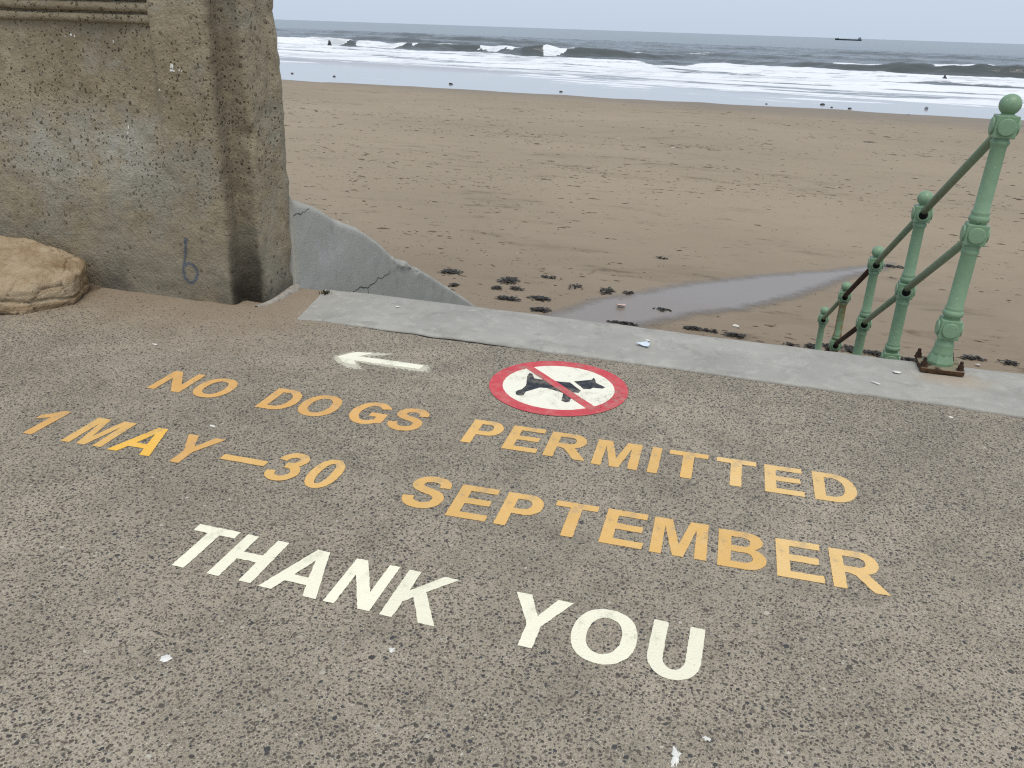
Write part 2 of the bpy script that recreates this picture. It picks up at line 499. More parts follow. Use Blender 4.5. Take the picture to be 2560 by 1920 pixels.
def mat_green_paint(name='mint_green_paint', rust=0.0):
    n = N(name)
    f = n.noise(16, 4, 0.6)
    c = n.ramp(f, [(0.3, (0.175, 0.282, 0.17)), (0.7, (0.21, 0.325, 0.198))])
    chip = n.math('MAXIMUM', n.step(n.noise(75, 3, 0.6), 0.70, 0.73), n.mul(n.step(n.noise(38, 5, 0.75), 0.63, 0.66), n.step(n.noise(5, 2), 0.55, 0.65)))
    c = n.mix(chip, c, (0.06, 0.045, 0.03))
    c = n.mix(n.mul(n.step(n.noise(9, 5, 0.7, co=n.mapping((1, 1, 0.3))), 0.54, 0.72), 0.35), c, (0.14, 0.2, 0.115))
    c = n.mix(n.mul(n.step(n.noise(50, 2), 0.7, 0.76), 0.5), c, (0.5, 0.55, 0.48))
    if rust:
        r = n.step(n.add(n.noise(7, 4, 0.6, co=n.mapping((1, 1, 0.12))), n.mul(n.noise(30, 3), 0.25)), 0.5, 0.66)
        c = n.mix(n.mul(r, rust), c, (0.2, 0.115, 0.025))
        r2 = n.step(n.noise(11, 4, 0.7), 0.6, 0.68)
        c = n.mix(n.mul(r2, rust * 0.8), c, (0.06, 0.03, 0.018))
    return n.done(n.pbr(c, 0.42, n.bump(n.add(n.noise(40, 3), n.mul(chip, -0.6)), 0.0015, 0.8), 0.4))

def mat_rust():
    n = N('rusted_iron')
    f = n.noise(35, 5, 0.7)
    c = n.ramp(f, [(0.3, (0.028, 0.017, 0.013)), (0.55, (0.06, 0.032, 0.02)), (0.75, (0.13, 0.066, 0.03))])
    return n.done(n.pbr(c, 0.88, n.bump(n.add(f, n.noise(110, 3)), 0.004, 1.0), 0.2))

def mat_plate():
    n = N('rusted_foot_plate')
    xyz = n.sep()
    geo = n.node('NewGeometry'); up = n.sep(geo.outputs['Normal'])[2]
    f = n.noise(30, 5, 0.7)
    c = n.ramp(f, [(0.3, (0.035, 0.02, 0.013)), (0.6, (0.085, 0.045, 0.022)), (0.8, (0.14, 0.08, 0.035))])
    top = n.mul(n.step(up, 0.6, 0.9), n.step(n.noise(13, 4), 0.36, 0.55))
    c = n.mix(n.mul(top, 0.85), c, (0.26, 0.235, 0.16))
    return n.done(n.pbr(c, 0.88, n.bump(n.add(f, n.noise(110, 3)), 0.004, 1.0), 0.2))

M = dict(
    promenade=mat_promenade(), pebble=mat_pebble(), pebble1=mat_pebble(True), wall=mat_wall(), kerb=mat_kerb(), render=mat_render_grey(), rock=mat_rock(),
    sand=mat_sand(), pool=mat_pool(), sea=mat_sea(), paint=mat_paint_line('road_paint', 0.45), paint_w=mat_paint_line('road_paint_white', 0.34, (0.42, 0.38, 0.29)),
    green=mat_green_paint(), green_dull=mat_simple('weathered_green_paint', (0.19, 0.245, 0.155), 0.55, 0.3, 0.12, 25), green_rust=mat_green_paint('rust_streaked_green_paint', 0.9), rust=mat_rust(), plate=mat_plate(),
    step=mat_simple('step_concrete', (0.24, 0.22, 0.19), 0.9, vary=0.25, scale=6),
    seaweed=mat_simple('seaweed', (0.026, 0.02, 0.012), 0.55, 0.4, 0.5, 40),
    dirt=mat_simple('blown_soil', (0.15, 0.115, 0.08), 0.95, 0.1, 0.35, 25, 0.006),
    dropping=mat_simple('bird_dropping', (0.72, 0.70, 0.64), 0.7, 0.2, 0.12, 60),
    mortar=mat_simple('mortar', (0.31, 0.28, 0.235), 0.9, 0.2, 0.3, 40, 0.004),
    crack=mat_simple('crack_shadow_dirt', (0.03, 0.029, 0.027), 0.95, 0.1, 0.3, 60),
    chalk=mat_simple('faded_blue_paint', (0.075, 0.105, 0.15), 0.85, 0.1, 0.3, 45),
    stone=mat_simple('dark_wet_stone', (0.03, 0.03, 0.032), 0.4, 0.5, 0.4, 30),
)

def mat_spray():
    n = N('faded_blue_spray')
    f = n.mul(n.step(n.add(n.attr('fade'), n.mul(n.sub(n.noise(70, 4, 0.7), 0.5), 0.9)), 0.15, 1.0), 0.5)
    ms = n.node('MixShader'); n.link(f, ms.inputs[0]); n.link(n.node('BsdfTransparent').outputs[0], ms.inputs[1]); n.link(n.pbr((0.085, 0.13, 0.21), 0.85, None, 0.1), ms.inputs[2])
    return n.done(ms.outputs[0])
M['spray'] = mat_spray()

# ------------------------------------------------------------------ promenade
def promenade():
    xs = np.r_[np.linspace(-30, -6, 13), np.linspace(-5.5, 3.5, 73), np.linspace(5, 30, 14)]
    ys = np.r_[np.linspace(-30, -1, 12), np.linspace(0, 4.36, 48)]
    X, Y = np.meshgrid(xs, ys)
    Z = (vfbm(X * 1.3 + 40, Y * 1.3 + 40) - 0.5) * 0.002
    V = np.c_[X.ravel(), Y.ravel(), Z.ravel()]
    F = [tuple(f) for f in grid_faces(len(ys), len(xs))]
    me = np_mesh('promenade', V, F)
    o = link('promenade', me, M['promenade'])
    return tag(o, kind='structure')
prom = promenade()
def prom_z(x, y): return (vfbm(np.asarray(x) * 1.3 + 40, np.asarray(y) * 1.3 + 40) - 0.5) * 0.002

def pebbles():
    """flush pebbles of the exposed aggregate: real flattened stones, six-sided with a domed top"""
    x0, x1, y0, y1 = -4.6, 2.7, 0.75, 3.86
    pts = []
    cell = 0.0116
    nx, ny = int((x1 - x0) / cell), int((y1 - y0) / cell)
    I, J = np.meshgrid(np.arange(nx), np.arange(ny))
    px = x0 + (I + rng.random(I.shape)) * cell; py = y0 + (J + rng.random(I.shape)) * cell
    px, py = px.ravel(), py.ravel()
    # keep only what this stretch of pavement shows, thinning in patches of cement
    dens = 0.60 + 1.0 * (vfbm(px * 1.7 + 9, py * 1.7 + 3) - 0.5) + 0.5 * (vfbm(px * 7 + 2, py * 7 + 8) - 0.5)
    sandy = sstep(py, 2.9, 3.8) * sstep(-px, 1.7, 2.6)
    dens *= (1 - 0.75 * sandy)
    ang = np.arctan2(px, py)
    keep = (rng.random(len(px)) < dens) & (ang > -1.02) & (ang < 0.72) & (np.hypot(px, py) > 1.0)
    px, py = px[keep], py[keep]
    n = len(px)
    r = 0.0030 + 0.0042 * rng.random(n) ** 1.9
    big = rng.random(n) < 0.03
    r[big] *= 1.45
    asp = 0.55 + 0.4 * rng.random(n); th = rng.random(n) * math.pi
    k = np.arange(6) * math.pi / 3
    wob = 0.8 + 0.4 * rng.random((n, 6))
    ex = np.cos(k)[None] * wob * r[:, None]; ey = np.sin(k)[None] * wob * (r * asp)[:, None]
    cx = ex * np.cos(th)[:, None] - ey * np.sin(th)[:, None]; cy = ex * np.sin(th)[:, None] + ey * np.cos(th)[:, None]
    base = prom_z(px, py)
    hgt = (0.0003 + 0.0008 * rng.random(n))
    ring = np.stack([px[:, None] + cx, py[:, None] + cy, np.repeat((base - 0.0008)[:, None], 6, 1)], -1)
    top = np.stack([px[:, None] + cx * 0.72, py[:, None] + cy * 0.72, np.repeat((base + hgt)[:, None], 6, 1)], -1)
    dist = np.hypot(px, py)
    order = np.argsort(-(r / dist))
    vis = (py > 0.95) & (np.arctan2(px, py) > -0.8) & (np.arctan2(px, py) < 0.42) & (dist > 1.25) & (dist < 2.4)
    sel = [i for i in order if vis[i]][:300]
    rest = np.ones(n, bool); rest[sel] = False
    # the 300 that show largest: objects of their own, sharing six meshes
    shapes = []
    for s in range(6):
        w = 0.82 + 0.36 * rng.random(7)
        V, F = [], []
        for (f, z) in ((1.0, -0.25), (0.92, 0.1), (0.6, 0.3)):
            for j in range(7):
                a = 2 * math.pi * j / 7
                V.append((f * w[j] * math.cos(a), f * w[j] * math.sin(a), z))
        F = grid_faces(3, 7, wrap=True) + [tuple(range(14, 21))]
        me = mesh('pebble', V, F); me.materials.append(M['pebble1'])
        shapes.append(me)
    for i in sel:
        link('pebble', shapes[int(rng.integers(6))], None, prom, (px[i], py[i], base[i]), (0, 0, th[i]), (r[i], r[i] * asp[i], 0.0035))
    ring, top = ring[rest], top[rest]; m = rest.sum()
    V = np.concatenate([ring, top], 1).reshape(-1, 3)
    b = (np.arange(m) * 12)[:, None]
    sides = np.stack([np.stack([b[:, 0] + j, b[:, 0] + (j + 1) % 6, b[:, 0] + 6 + (j + 1) % 6, b[:, 0] + 6 + j], -1) for j in range(6)], 1).reshape(-1, 4)
    t1 = np.stack([b[:, 0] + 6, b[:, 0] + 7, b[:, 0] + 8, b[:, 0] + 9], -1); t2 = np.stack([b[:, 0] + 6, b[:, 0] + 9, b[:, 0] + 10, b[:, 0] + 11], -1)
    me = np_mesh('aggregate_pebbles', V, np.concatenate([sides, t1, t2]))
    pos = np.array([p for p, _ in PEB_RAMP]); cols = np.array([c for _, c in PEB_RAMP])
    t = rng.random(m)
    rgb = np.stack([np.interp(t, pos, cols[:, q]) for q in range(3)], -1)
    rgb = np.repeat(np.c_[rgb, np.ones(m)], 12, axis=0).astype(np.float32)
    at = me.attributes.new('tone', 'FLOAT_COLOR', 'POINT'); at.data.foreach_set('color', rgb.ravel())
    o = link('aggregate_pebbles', me, M['pebble'], prom)
    tag(o, kind='stuff')
pebbles()

# ------------------------------------------------------------------ kerb strip along the top of the steps
def kerb():
    xs = np.r_[np.linspace(-2.49, 3.2, 150), np.linspace(3.4, 20, 20)]
    V = []
    prof = [(0.0, -0.01), (0.0, 0.7), (0.012, 1.0)] + [(t, 1.0) for t in np.linspace(0.08, 0.92, 12)] + [(0.985, 0.95), (1.0, 0.55), (1.0, -6.0), (0.9, -6.0)]
    for x in xs:
        yi = 3.842 + 0.018 * fbm((x, 0, 1), 1.3) + 0.012 * fbm((x, 3, 1), 8)
        yo = 4.395 + 0.012 * fbm((x, 5, 1), 1.1) + 0.006 * fbm((x, 8, 1), 7) + 0.02 * float(sstep(x, 1.0, 1.6))
        for t, h in prof:
            y = yi + (yo - yi) * t
            hz = 0.010 + 0.004 * fbm((x, y, 2), 1.7) + 0.004 * float(sstep(x, -1.9, -1.2) * sstep(-x, 0.9, 1.4))
            xx = x
            if x < -2.2:                                  # slanting, feathered end by the pillar
                k = (-2.2 - x) / 0.29
                xx = -2.2 - k * (0.16 + 0.13 * t)
                hz *= 1 - 0.8 * k
            V.append((xx + 0.004 * fbm((x, y, 9), 8), y, hz * h))
    nx = len(prof)
    me = mesh('kerb', V, grid_faces(len(xs), nx))
    bm = bmesh.new(); bm.from_mesh(me); bmesh.ops.recalc_face_normals(bm, faces=bm.faces); bm.to_mesh(me); bm.free()
    o = link('kerb', me, M['kerb'])
    V = []                                                # dark strip painted as the shadow of the open joint under the lifted kerb
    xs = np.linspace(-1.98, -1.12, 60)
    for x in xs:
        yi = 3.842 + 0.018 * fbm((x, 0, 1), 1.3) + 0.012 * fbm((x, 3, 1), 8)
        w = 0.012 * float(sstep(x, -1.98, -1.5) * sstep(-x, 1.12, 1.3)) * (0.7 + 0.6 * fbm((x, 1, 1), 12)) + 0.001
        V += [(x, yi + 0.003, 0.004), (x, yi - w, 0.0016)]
    link('joint_gap_shadow', mesh('joint_gap_shadow', V, [(2 * k, 2 * k + 1, 2 * k + 3, 2 * k + 2) for k in range(59)]), M['crack'], o)
    return tag(o, kind='structure')
kerb()

# sea wall below the kerb, either side of the steps
def sea_wall(x0, x1):
    return tag(box('sea_wall', ((x0 + x1) / 2, 4.26, -1.7), (x1 - x0, 0.22, 3.3), M['step'], bev=0.0), kind='structure')
sea_wall(1.22, 20.0)
sea_wall(-14.0, -2.97)

# the flight of steps down to the beach
stairs = empty('concrete_steps', (-0.7, 4.4, -2.7), 'flight of concrete steps going down to the sand beyond the kerb', 'steps')
for i in range(17):
    y0 = 4.372 + 0.319 * i; z = -0.157 * (i + 1)
    o = box('step', (-0.66 + 0.7, (y0 + 0.345 / 2) - 4.4, z - 0.15 + 2.7), (3.74, 0.345, 0.30), M['step'], stairs, 0.012)

# ------------------------------------------------------------------ beach
def inside(px, py, poly):
    r = np.zeros(px.shape, bool)
    for (xa, ya), (xb, yb) in zip(poly, poly[1:] + poly[:1]):
        c_ = ((ya > py) != (yb > py)) & (px < (xb - xa) * (py - ya) / (yb - ya + 1e-12) + xa)
        r ^= c_
    return r
def poly_dist(px, py, poly):
    d = np.full(px.shape, 1e9)
    for (xa, ya), (xb, yb) in zip(poly, poly[1:] + poly[:1]):
        ex, ey = xb - xa, yb - ya
        t = np.clip(((px - xa) * ex + (py - ya) * ey) / (ex * ex + ey * ey), 0, 1)
        d = np.minimum(d, np.hypot(px - xa - t * ex, py - ya - t * ey))
    return d
POOL = [(-3.2, 12.45), (-2.94, 12.8), (-2.69, 13.46), (-1.9, 14.4), (-1.32, 15.2), (-0.98, 15.55), (0.08, 16.6), (1.39, 17.65), (2.1, 18.4), (2.7, 18.95), (2.55, 18.3), (1.84, 17.3), (1.02, 15.75), (0.42, 14.7), (-0.13, 13.95), (-0.92, 13.3), (-1.4, 12.65), (-1.63, 12.4), (-1.9, 11.6), (-2.4, 11.2), (-3.1, 11.6)]
def beach_z(y): return -2.72 - np.maximum(0, np.asarray(y, float) - 14) * 0.0222
def pool_mask(x, y):
    d = np.where(inside(x, y, POOL), 1, -1) * poly_dist(x, y, POOL)
    return sstep(d, -0.5, 0.1)
def sand_z(x, y):
    x, y = np.asarray(x, float), np.asarray(y, float)
    nzs = (vfbm(x * 0.5 + 30, y * 0.5 + 30) - 0.5) * 0.07 + (vfbm(x * 2.2, y * 2.2) - 0.5) * 0.03 + (vfbm(x * 0.05 + 8, y * 0.09 + 3) - 0.5) * 0.10
    return beach_z(y) + nzs * (1 - pool_mask(x, y))
def beach():
    ys = np.r_[np.linspace(4.2, 9, 8), np.linspace(9.3, 30, 130), np.linspace(30.5, 150, 160)]
    t = np.linspace(-1, 1, 181)
    V = []
    W = 14 + 2.6 * np.maximum(ys, 0)
    X = t[None] * W[:, None]; Y = np.repeat(ys[:, None], len(t), 1)
    Z = sand_z(X, Y)
    me = np_mesh('beach', np.c_[X.ravel(), Y.ravel(), Z.ravel()], grid_faces(len(ys), len(t)))
    return tag(link('beach', me, M['sand']), kind='structure')
beach()
def pool():
    xs = np.arange(-3.6, 3.1, 0.07); ys = np.arange(10.9, 19.3, 0.07)
    X, Y = np.meshgrid(xs, ys)
    ins = inside(X, Y, POOL); d = poly_dist(X, Y, POOL)
    sd = np.where(ins, d, -d) + 0.12
    Z = beach_z(Y) + 0.012
    fade = np.clip((sd + 0.12) / 0.6, 0, 1)
    nx = len(xs)
    F = [f for f in grid_faces(len(ys), nx) if max(fade.ravel()[list(f)]) > 0]
    used = sorted({i for f in F for i in f}); ix = {v: k for k, v in enumerate(used)}
    P = np.c_[X.ravel(), Y.ravel(), Z.ravel()][used]
    me = np_mesh('beach_pool', P, [[ix[i] for i in f] for f in F])
    at = me.attributes.new('fade', 'FLOAT', 'POINT'); at.data.foreach_set('value', fade.ravel()[used].astype(np.float32))
    o = link('water_pool', me, M['pool'])
    return tag(o, kind='structure')
pool()

# ------------------------------------------------------------------ sea
def shore(x): return 80.2 - 0.2 * x
def sea():
    ds = np.r_[np.arange(-9, 20, 0.7), np.arange(20, 90, 0.6), np.arange(90, 130, 0.4), np.arange(130, 430, 1.2), np.geomspace(432, 34000, 46)]
    t = np.linspace(-1, 1, 620)
    W = np.where(ds < 430, 130 + ds * 0.62, 400 + (ds - 430) * 1.6)
    C = -45 - ds * 0.22
    C = np.where(ds < 430, C, -140)
    X = C[:, None] + t[None] * W[:, None]
    D = np.repeat(ds[:, None], len(t), 1)
    wob = (vfbm(X * 0.02 + 3, D * 0 + 4, 3) - 0.5)
    def ridge(d0, amp, wf, wb, wobble, seed):
        p = d0 + wobble * (vfbm(X * 0.012 + seed, D * 0 + seed, 3) - 0.5) * 2
        a = amp * np.clip(2.2 * (vfbm(X * 0.018 + seed * 3.3, D * 0 + 2.2 * seed, 3) - 0.22), 0, 1.25)
        q = D - p
        return a * np.where(q < 0, np.exp(-(q / wf) ** 2), np.exp(-(q / wb) ** 2)), p, a
    Z = np.full(X.shape, -4.2)
    ip = lambda tab: np.interp(X, [t_[0] for t_ in tab], [t_[1] for t_ in tab])
    nz1 = lambda f, sd: vfbm(X * f + sd, D * 0 + sd, 3) - 0.5
    # the outer breaker: where its foot lies, how high it stands and where it has gone over
    p1 = ip([(-260, 100), (-123, 99), (-103, 108), (-85, 110), (-70, 113), (-58, 106), (-50, 112), (-43, 117), (-20, 125), (-5, 116), (10, 109), (40, 108), (140, 106)]) + 2.5 * nz1(0.07, 5)
    a1 = ip([(-260, 1.5), (-123, 1.7), (-108, 1.5), (-100, 1.25), (-85, 1.2), (-70, 1.4), (-58, 1.9), (-46, 1.9), (-38, 1.45), (-28, .9), (-15, .6), (0, .7), (10, 1.1), (20, 1.7), (40, 1.95), (140, 1.7)]) * (1 + 0.5 * nz1(0.2, 8))
    b1 = ip([(-260, 1), (-111, 1), (-106, .1), (-103, .8), (-98, .7), (-92, .35), (-88, .0), (-72, 0), (-67, .4), (-62, .45), (-58.5, 0), (-54, 0), (-52.2, .85), (-50.6, .9), (-48.4, 0), (140, 0)])
    q1 = D - p1
    r1 = a1 * np.where(q1 < 0, np.exp(-(q1 / 2.1) ** 2), np.exp(-(q1 / 11) ** 2))
    r3, p3, a3 = ridge(66, 0.9, 1.8, 8, 9, 13)
    r4, p4, a4 = ridge(46, 0.65, 1.6, 7, 7, 21)
    r2, p2, a2 = ridge(84, 0.8, 1.8, 7, 6, 9)
    r5, p5, a5 = ridge(160, 1.5, 3.5, 16, 12, 27)
    r6, p6, a6 = ridge(205, 1.6, 4, 18, 16, 33)
    r7, p7, a7 = ridge(290, 1.5, 5, 22, 22, 41)
    r8, p8, a8 = ridge(30, 0.3, 1.3, 5, 5, 47)
    deepen = sstep(D, 20, 80)
    Z += r1 + r2 + r3 + r4 + r5 + r6 + r7 + r8
    Z += deepen * ((vfbm(X * 0.06, D * 0.16, 4) - 0.5) * 0.8 + (vfbm(X * 0.25 + 5, D * 0.55, 3) - 0.5) * 0.55) * sstep(-D, -6000, -500)
    # broken water: the inshore sheet of foam with its bores
    Fo = ip([(-260, 106), (-130, 103), (-98, 99), (-81, 101), (-56, 99), (-37, 99), (-23, 84), (-12, 91), (2, 97), (16, 99), (40, 103), (140, 101)]) + 5 * nz1(0.15, 3)
    Fi = ip([(-260, 34), (-78, 30), (-43, 36), (-28, 29), (-14, 22), (6, 23), (23, 25), (140, 25)]) + 9 * nz1(0.05, 4) + 4 * nz1(0.4, 6)
    edge = Fi
    body = sstep(D, Fi - 2, Fi + 4) * sstep(-D, -Fo - 1, -Fo + 3)
    foam = 0.95 * body
    foam -= 0.55 * body * sstep(vfbm(X * 0.025 + 31, D * 0.10 + 7, 4), 0.5, 0.64) * sstep(-D, -Fo + 3, -Fo + 14)
    for (p, a) in ((p2, a2), (p3, a3), (p4, a4), (p8, a8)):
        q = D - p
        foam += 0.5 * body * sstep(q, -4, -0.5) * sstep(-q, -5, 0) * np.clip(a * 2, 0, 1)
        foam -= 0.75 * np.exp(-((q + 3.4) / 1.6) ** 2) * body * sstep(vfbm(X * 0.05 + 3 * p.mean(), D * 0 + 7, 3), 0.46, 0.6)
    # the breaker's own white water: curling lip, collapsed stretches and spray along the crest
    face = sstep(q1, -5.5, -3.5) * sstep(-q1, -1.5, -0.2)
    foam = foam * (1 - face * (1 - b1))
    b1 = np.clip(b1 + 0.9 * nz1(0.35, 15) * (b1 > 0.02), 0, 1)
    low = -0.2 - 4.6 * b1 + 1.2 * nz1(0.6, 19)
    foam += 1.3 * sstep(q1, low - 0.9, low + 0.5) * sstep(-q1, -1.4, 0.1) * np.clip(b1 * 3, 0, 1)
    foam += 0.85 * sstep(q1, -0.9, -0.2) * sstep(-q1, -1.6, -0.4) * sstep(vfbm(X * 0.16 + 1, D * 0 + 7, 3), 0.50, 0.6) * (a1 > 1.1)
    # thin wash inshore of the sheet
    wash = (0.25 + 0.75 * sstep(D, Fi - 18, Fi - 2)) * sstep(D, 1, 6) * sstep(-D, -Fi - 2, -Fi + 1)
    foam += 0.5 * wash * (0.45 + sstep(vfbm(X * 0.10 + 5, D * 0.5, 3), 0.42, 0.62))
    foam += 0.42 * sstep(D, -0.3, 0.15) * sstep(-D, -0.9, -0.3) * sstep(vfbm(X * 0.12 + 25, D * 0, 3), 0.5, 0.62)
    # far scattered whitecaps
    foam += 0.3 * (sstep(q1, 12, 20) * sstep(vfbm(X * 0.05 + 3, D * 0.12 + 6, 4), 0.70, 0.76)) * sstep(-D, -420, -300)
    calm = 1 - sstep(D, Fi - 8, Fi + 8)
    Y = shore(X) + D
    me = np_mesh('sea', np.c_[X.ravel(), Y.ravel(), Z.ravel()], grid_faces(len(ds), len(t)))
    for nm, a in (('foam', np.clip(foam, 0, 1)), ('calm', calm)):
        at = me.attributes.new(nm, 'FLOAT', 'POINT'); at.data.foreach_set('value', a.ravel().astype(np.float32))
    return tag(link('sea', me, M['sea']), kind='structure')
sea()

# ------------------------------------------------------------------ the big concrete parapet pillar on the left
def pillar():
    root = empty('concrete_parapet', (-3.4, 4.1, 0), 'massive weathered brown concrete sea parapet ending in a pillar beside the steps', 'wall')
    R = Vector((-3.4, 4.1, 0))
    zs = np.linspace(-0.06, 2.1, 109)
    path = [(x, 3.915) for x in np.linspace(-9, -4.6, 16)] + [(x, 3.915) for x in np.linspace(-4.57, -2.815, 84)]
    path += [(-2.808, 3.918), (-2.803, 3.926), (-2.801, 3.94), (-2.80, 3.96), (-2.799, 3.985), (-2.797, 4.005), (-2.79, 4.012), (-2.77, 4.014), (-2.75, 4.014), (-2.73, 4.013), (-2.71, 4.012), (-2.69, 4.012), (-2.676, 4.015), (-2.668, 4.023)]
    path += [(-2.664, y) for y in np.linspace(4.035, 4.29, 14)] + [(-2.668, 4.31), (-2.68, 4.325), (-2.70, 4.333)] + [(x, 4.335) for x in np.linspace(-2.75, -9, 40)]
    V = []
    for z in zs:
        for k, (x, y) in enumerate(path):
            p = Vector((x, y, z))
            a = Vector(path[max(0, k - 1)]); b = Vector(path[min(len(path) - 1, k + 1)])
            t = (b - a).normalized(); nrm = Vector((t.y, -t.x))
            d = 0.008 * fbm(p, 3.1, 3) + 0.0065 * fbm(p + Vector((9, 1, 4)), 17, 3)
            if y < 3.93 and x < -3.14:                    # panel set back behind the end pilaster, more so towards the top
                d -= 0.042 * float(sstep(z, 0.5, 1.35)) * float(sstep(-x, 3.145, 3.165))
            if y > 4.24 and x > -2.75:                    # worn arris against the sky
                d += 0.016 * fbm((3, 1, z), 4.5, 4) + 0.020 * float(sstep(z, 0.15, 0.6)) - 0.012 * float(sstep(z, 1.3, 1.62))
            chip = (Vector((x, y, z)) - Vector((-2.68, 4.0, 0.93))).length
            d -= 0.022 * float(sstep(-chip, -0.07, -0.02))
            V.append((x + nrm.x * d - R.x, y + nrm.y * d - R.y, z))
    nx = len(path)
    F = grid_faces(len(zs), nx)
    F.append(tuple(range((len(zs) - 1) * nx, len(zs) * nx)))
    me = mesh('pillar_body', V, F)
    bm = bmesh.new(); bm.from_mesh(me); bmesh.ops.recalc_face_normals(bm, faces=bm.faces); bm.to_mesh(me); bm.free()
    # keep the material in scene metres
    body = link('wall_body', me, M['wall'], root)
    # moulded bands across the recessed panel
    for j, (z0, hh, out) in enumerate(((1.457, 0.046, 0.026), (1.511, 0.05, 0.036), (1.569, 0.06, 0.05))):
        xs = np.linspace(-9, -3.15, 150)
        V = []
        pr = [(0.06, 0.0), (-0.4 * out, 0.0), (-0.85 * out, 0.1), (-out, 0.35), (-out, 0.7), (-0.8 * out, 0.93), (-0.3 * out, 1.0), (0.06, 1.0)]
        for x in xs:
            for q, t in pr:
                y = 3.957 + q + 0.005 * fbm((x, t, j), 9, 3)
                z = z0 + hh * t + 0.004 * fbm((x, t + 5, j), 6, 3)
                V.append((x - R.x, y - R.y, z))
        F = grid_faces(len(xs), len(pr)) + [tuple(range(len(pr)))[::-1], tuple(range((len(xs) - 1) * len(pr), len(xs) * len(pr)))]
        me = mesh('moulding', V, F)
        bm = bmesh.new(); bm.from_mesh(me); bmesh.ops.recalc_face_normals(bm, faces=bm.faces); bm.to_mesh(me); bm.free()
        link('moulding', me, M['wall'], root)
    # faded blue figure sprayed low on the pilaster
    pts = [(-3.073, 0.364), (-3.085, 0.297), (-3.108, 0.216), (-3.117, 0.165), (-3.108, 0.122), (-3.076, 0.103), (-3.043, 0.128), (-3.031, 0.175), (-3.05, 0.208), (-3.08, 0.214), (-3.103, 0.195)]
    V, F = [], []
    q = []
    for k in range(len(pts) - 1):
        for s in np.linspace(0, 1, 6)[:-1]:
            p0, p1, p2, p3 = [np.array(pts[min(max(k + e, 0), len(pts) - 1)]) for e in (-1, 0, 1, 2)]
            q.append(0.5 * (2 * p1 + (p2 - p0) * s + (2 * p0 - 5 * p1 + 4 * p2 - p3) * s * s + (3 * p1 - p0 - 3 * p2 + p3) * s ** 3))
    from mathutils.bvhtree import BVHTree
    bv = BVHTree.FromPolygons([Vector(v) for v in [vv.co for vv in body.data.vertices]], [tuple(p.vertices) for p in body.data.polygons[:-1]])
    def on_wall(x, z, off=0.0012):
        h = bv.ray_cast(Vector((x - R.x, 3.0 - R.y, z)), Vector((0, 1, 0)))
        return (x - R.x, h[0].y - off, z)
    fd = []
    for k, p in enumerate(q):
        d = q[min(k + 1, len(q) - 1)] - q[max(k - 1, 0)]; d = d / (np.linalg.norm(d) + 1e-9)
        w = 0.019 + 0.003 * math.sin(k * 1.3) + (0.005 if k < 3 else 0)
        for s in (-1, 0, 1):
            V.append(on_wall(p[0] - d[1] * w * s, p[1] + d[0] * w * s)); fd.append(1.0 if s == 0 else 0.0)
    fm_ = mesh('painted_figure', V, grid_faces(len(q), 3))
    fm_.attributes.new('fade', 'FLOAT', 'POINT').data.foreach_set('value', fd)
    link('painted_figure', fm_, M['spray'], root)['label'] = 'faded blue hand painted figure 6 near the foot of the pillar'
    # bird lime splashes and drips
    def splat(cx, cz, rx, rz, seed):
        V = [on_wall(cx, cz, 0.003)]
        for k in range(22):
            a = 2 * math.pi * k / 22
            f = 0.75 + 0.5 * noise.noise(Vector((math.cos(a) * 2, math.sin(a) * 2, seed * 3.7)))
            V.append(on_wall(cx + rx * f * math.cos(a), cz + rz * f * math.sin(a), 0.0018))
        F = [(0, 1 + k, 1 + (k + 1) % 22) for k in range(22)]
        o = link('bird_lime', mesh('bird_lime', V, F), M['dropping'], root)
    for k, a in enumerate([(-3.033, 1.262, 0.014, 0.018), (-3.03, 1.24, 0.02, 0.008), (-2.99, 1.243, 0.005, 0.007), (-2.975, 1.238, 0.004, 0.006), (-3.379, 0.935, 0.005, 0.011), (-3.383, 0.905, 0.005, 0.012), (-3.386, 0.872, 0.004, 0.016), (-3.416, 1.366, 0.004, 0.012), (-3.684, 1.39, 0.01, 0.008), (-3.66, 1.384, 0.006, 0.009), (-3.72, 1.382, 0.004, 0.003), (-3.128, 1.139, 0.010, 0.009), (-3.40, 1.27, .003, .003), (-3.45, 1.10, .003, .003)]):
        splat(*a, k + 1)
    return root
pillar()

# mortar fillet at the foot of the pillar's end face
def fillet():
    pts = [(-2.69, 3.935), (-2.66, 4.02), (-2.655, 4.13), (-2.665, 4.25), (-2.66, 4.33)]
    q = []
    for k in range(len(pts) - 1):
        for s in np.linspace(0, 1, 9)[:-1]:
            q.append(np.array(pts[k]) * (1 - s) + np.array(pts[k + 1]) * s)
    V = []
    nn = 9
    for k, p in enumerate(q):
        w = 0.012 + 0.022 * (k / len(q)) + 0.008 * fbm((k * 0.2, 0, 0), 1.0); h = 0.010 + 0.03 * (k / len(q))
        for j in range(nn):
            a = math.pi * j / (nn - 1)
            V.append((p[0] + 0.012 - w * math.cos(a) * 1.0 + 0.004 * fbm((p[0], p[1], j), 20), p[1], h * math.sin(a) + 0.004 * fbm((p[0], p[1], j + 9), 25) - 0.002))
    o = link('mortar_fillet', mesh('mortar_fillet', V, grid_faces(len(q), nn)), M['mortar'])
    tag(o, 'thin pale mortar ridge along the foot of the pillar end', 'mortar')
fillet()

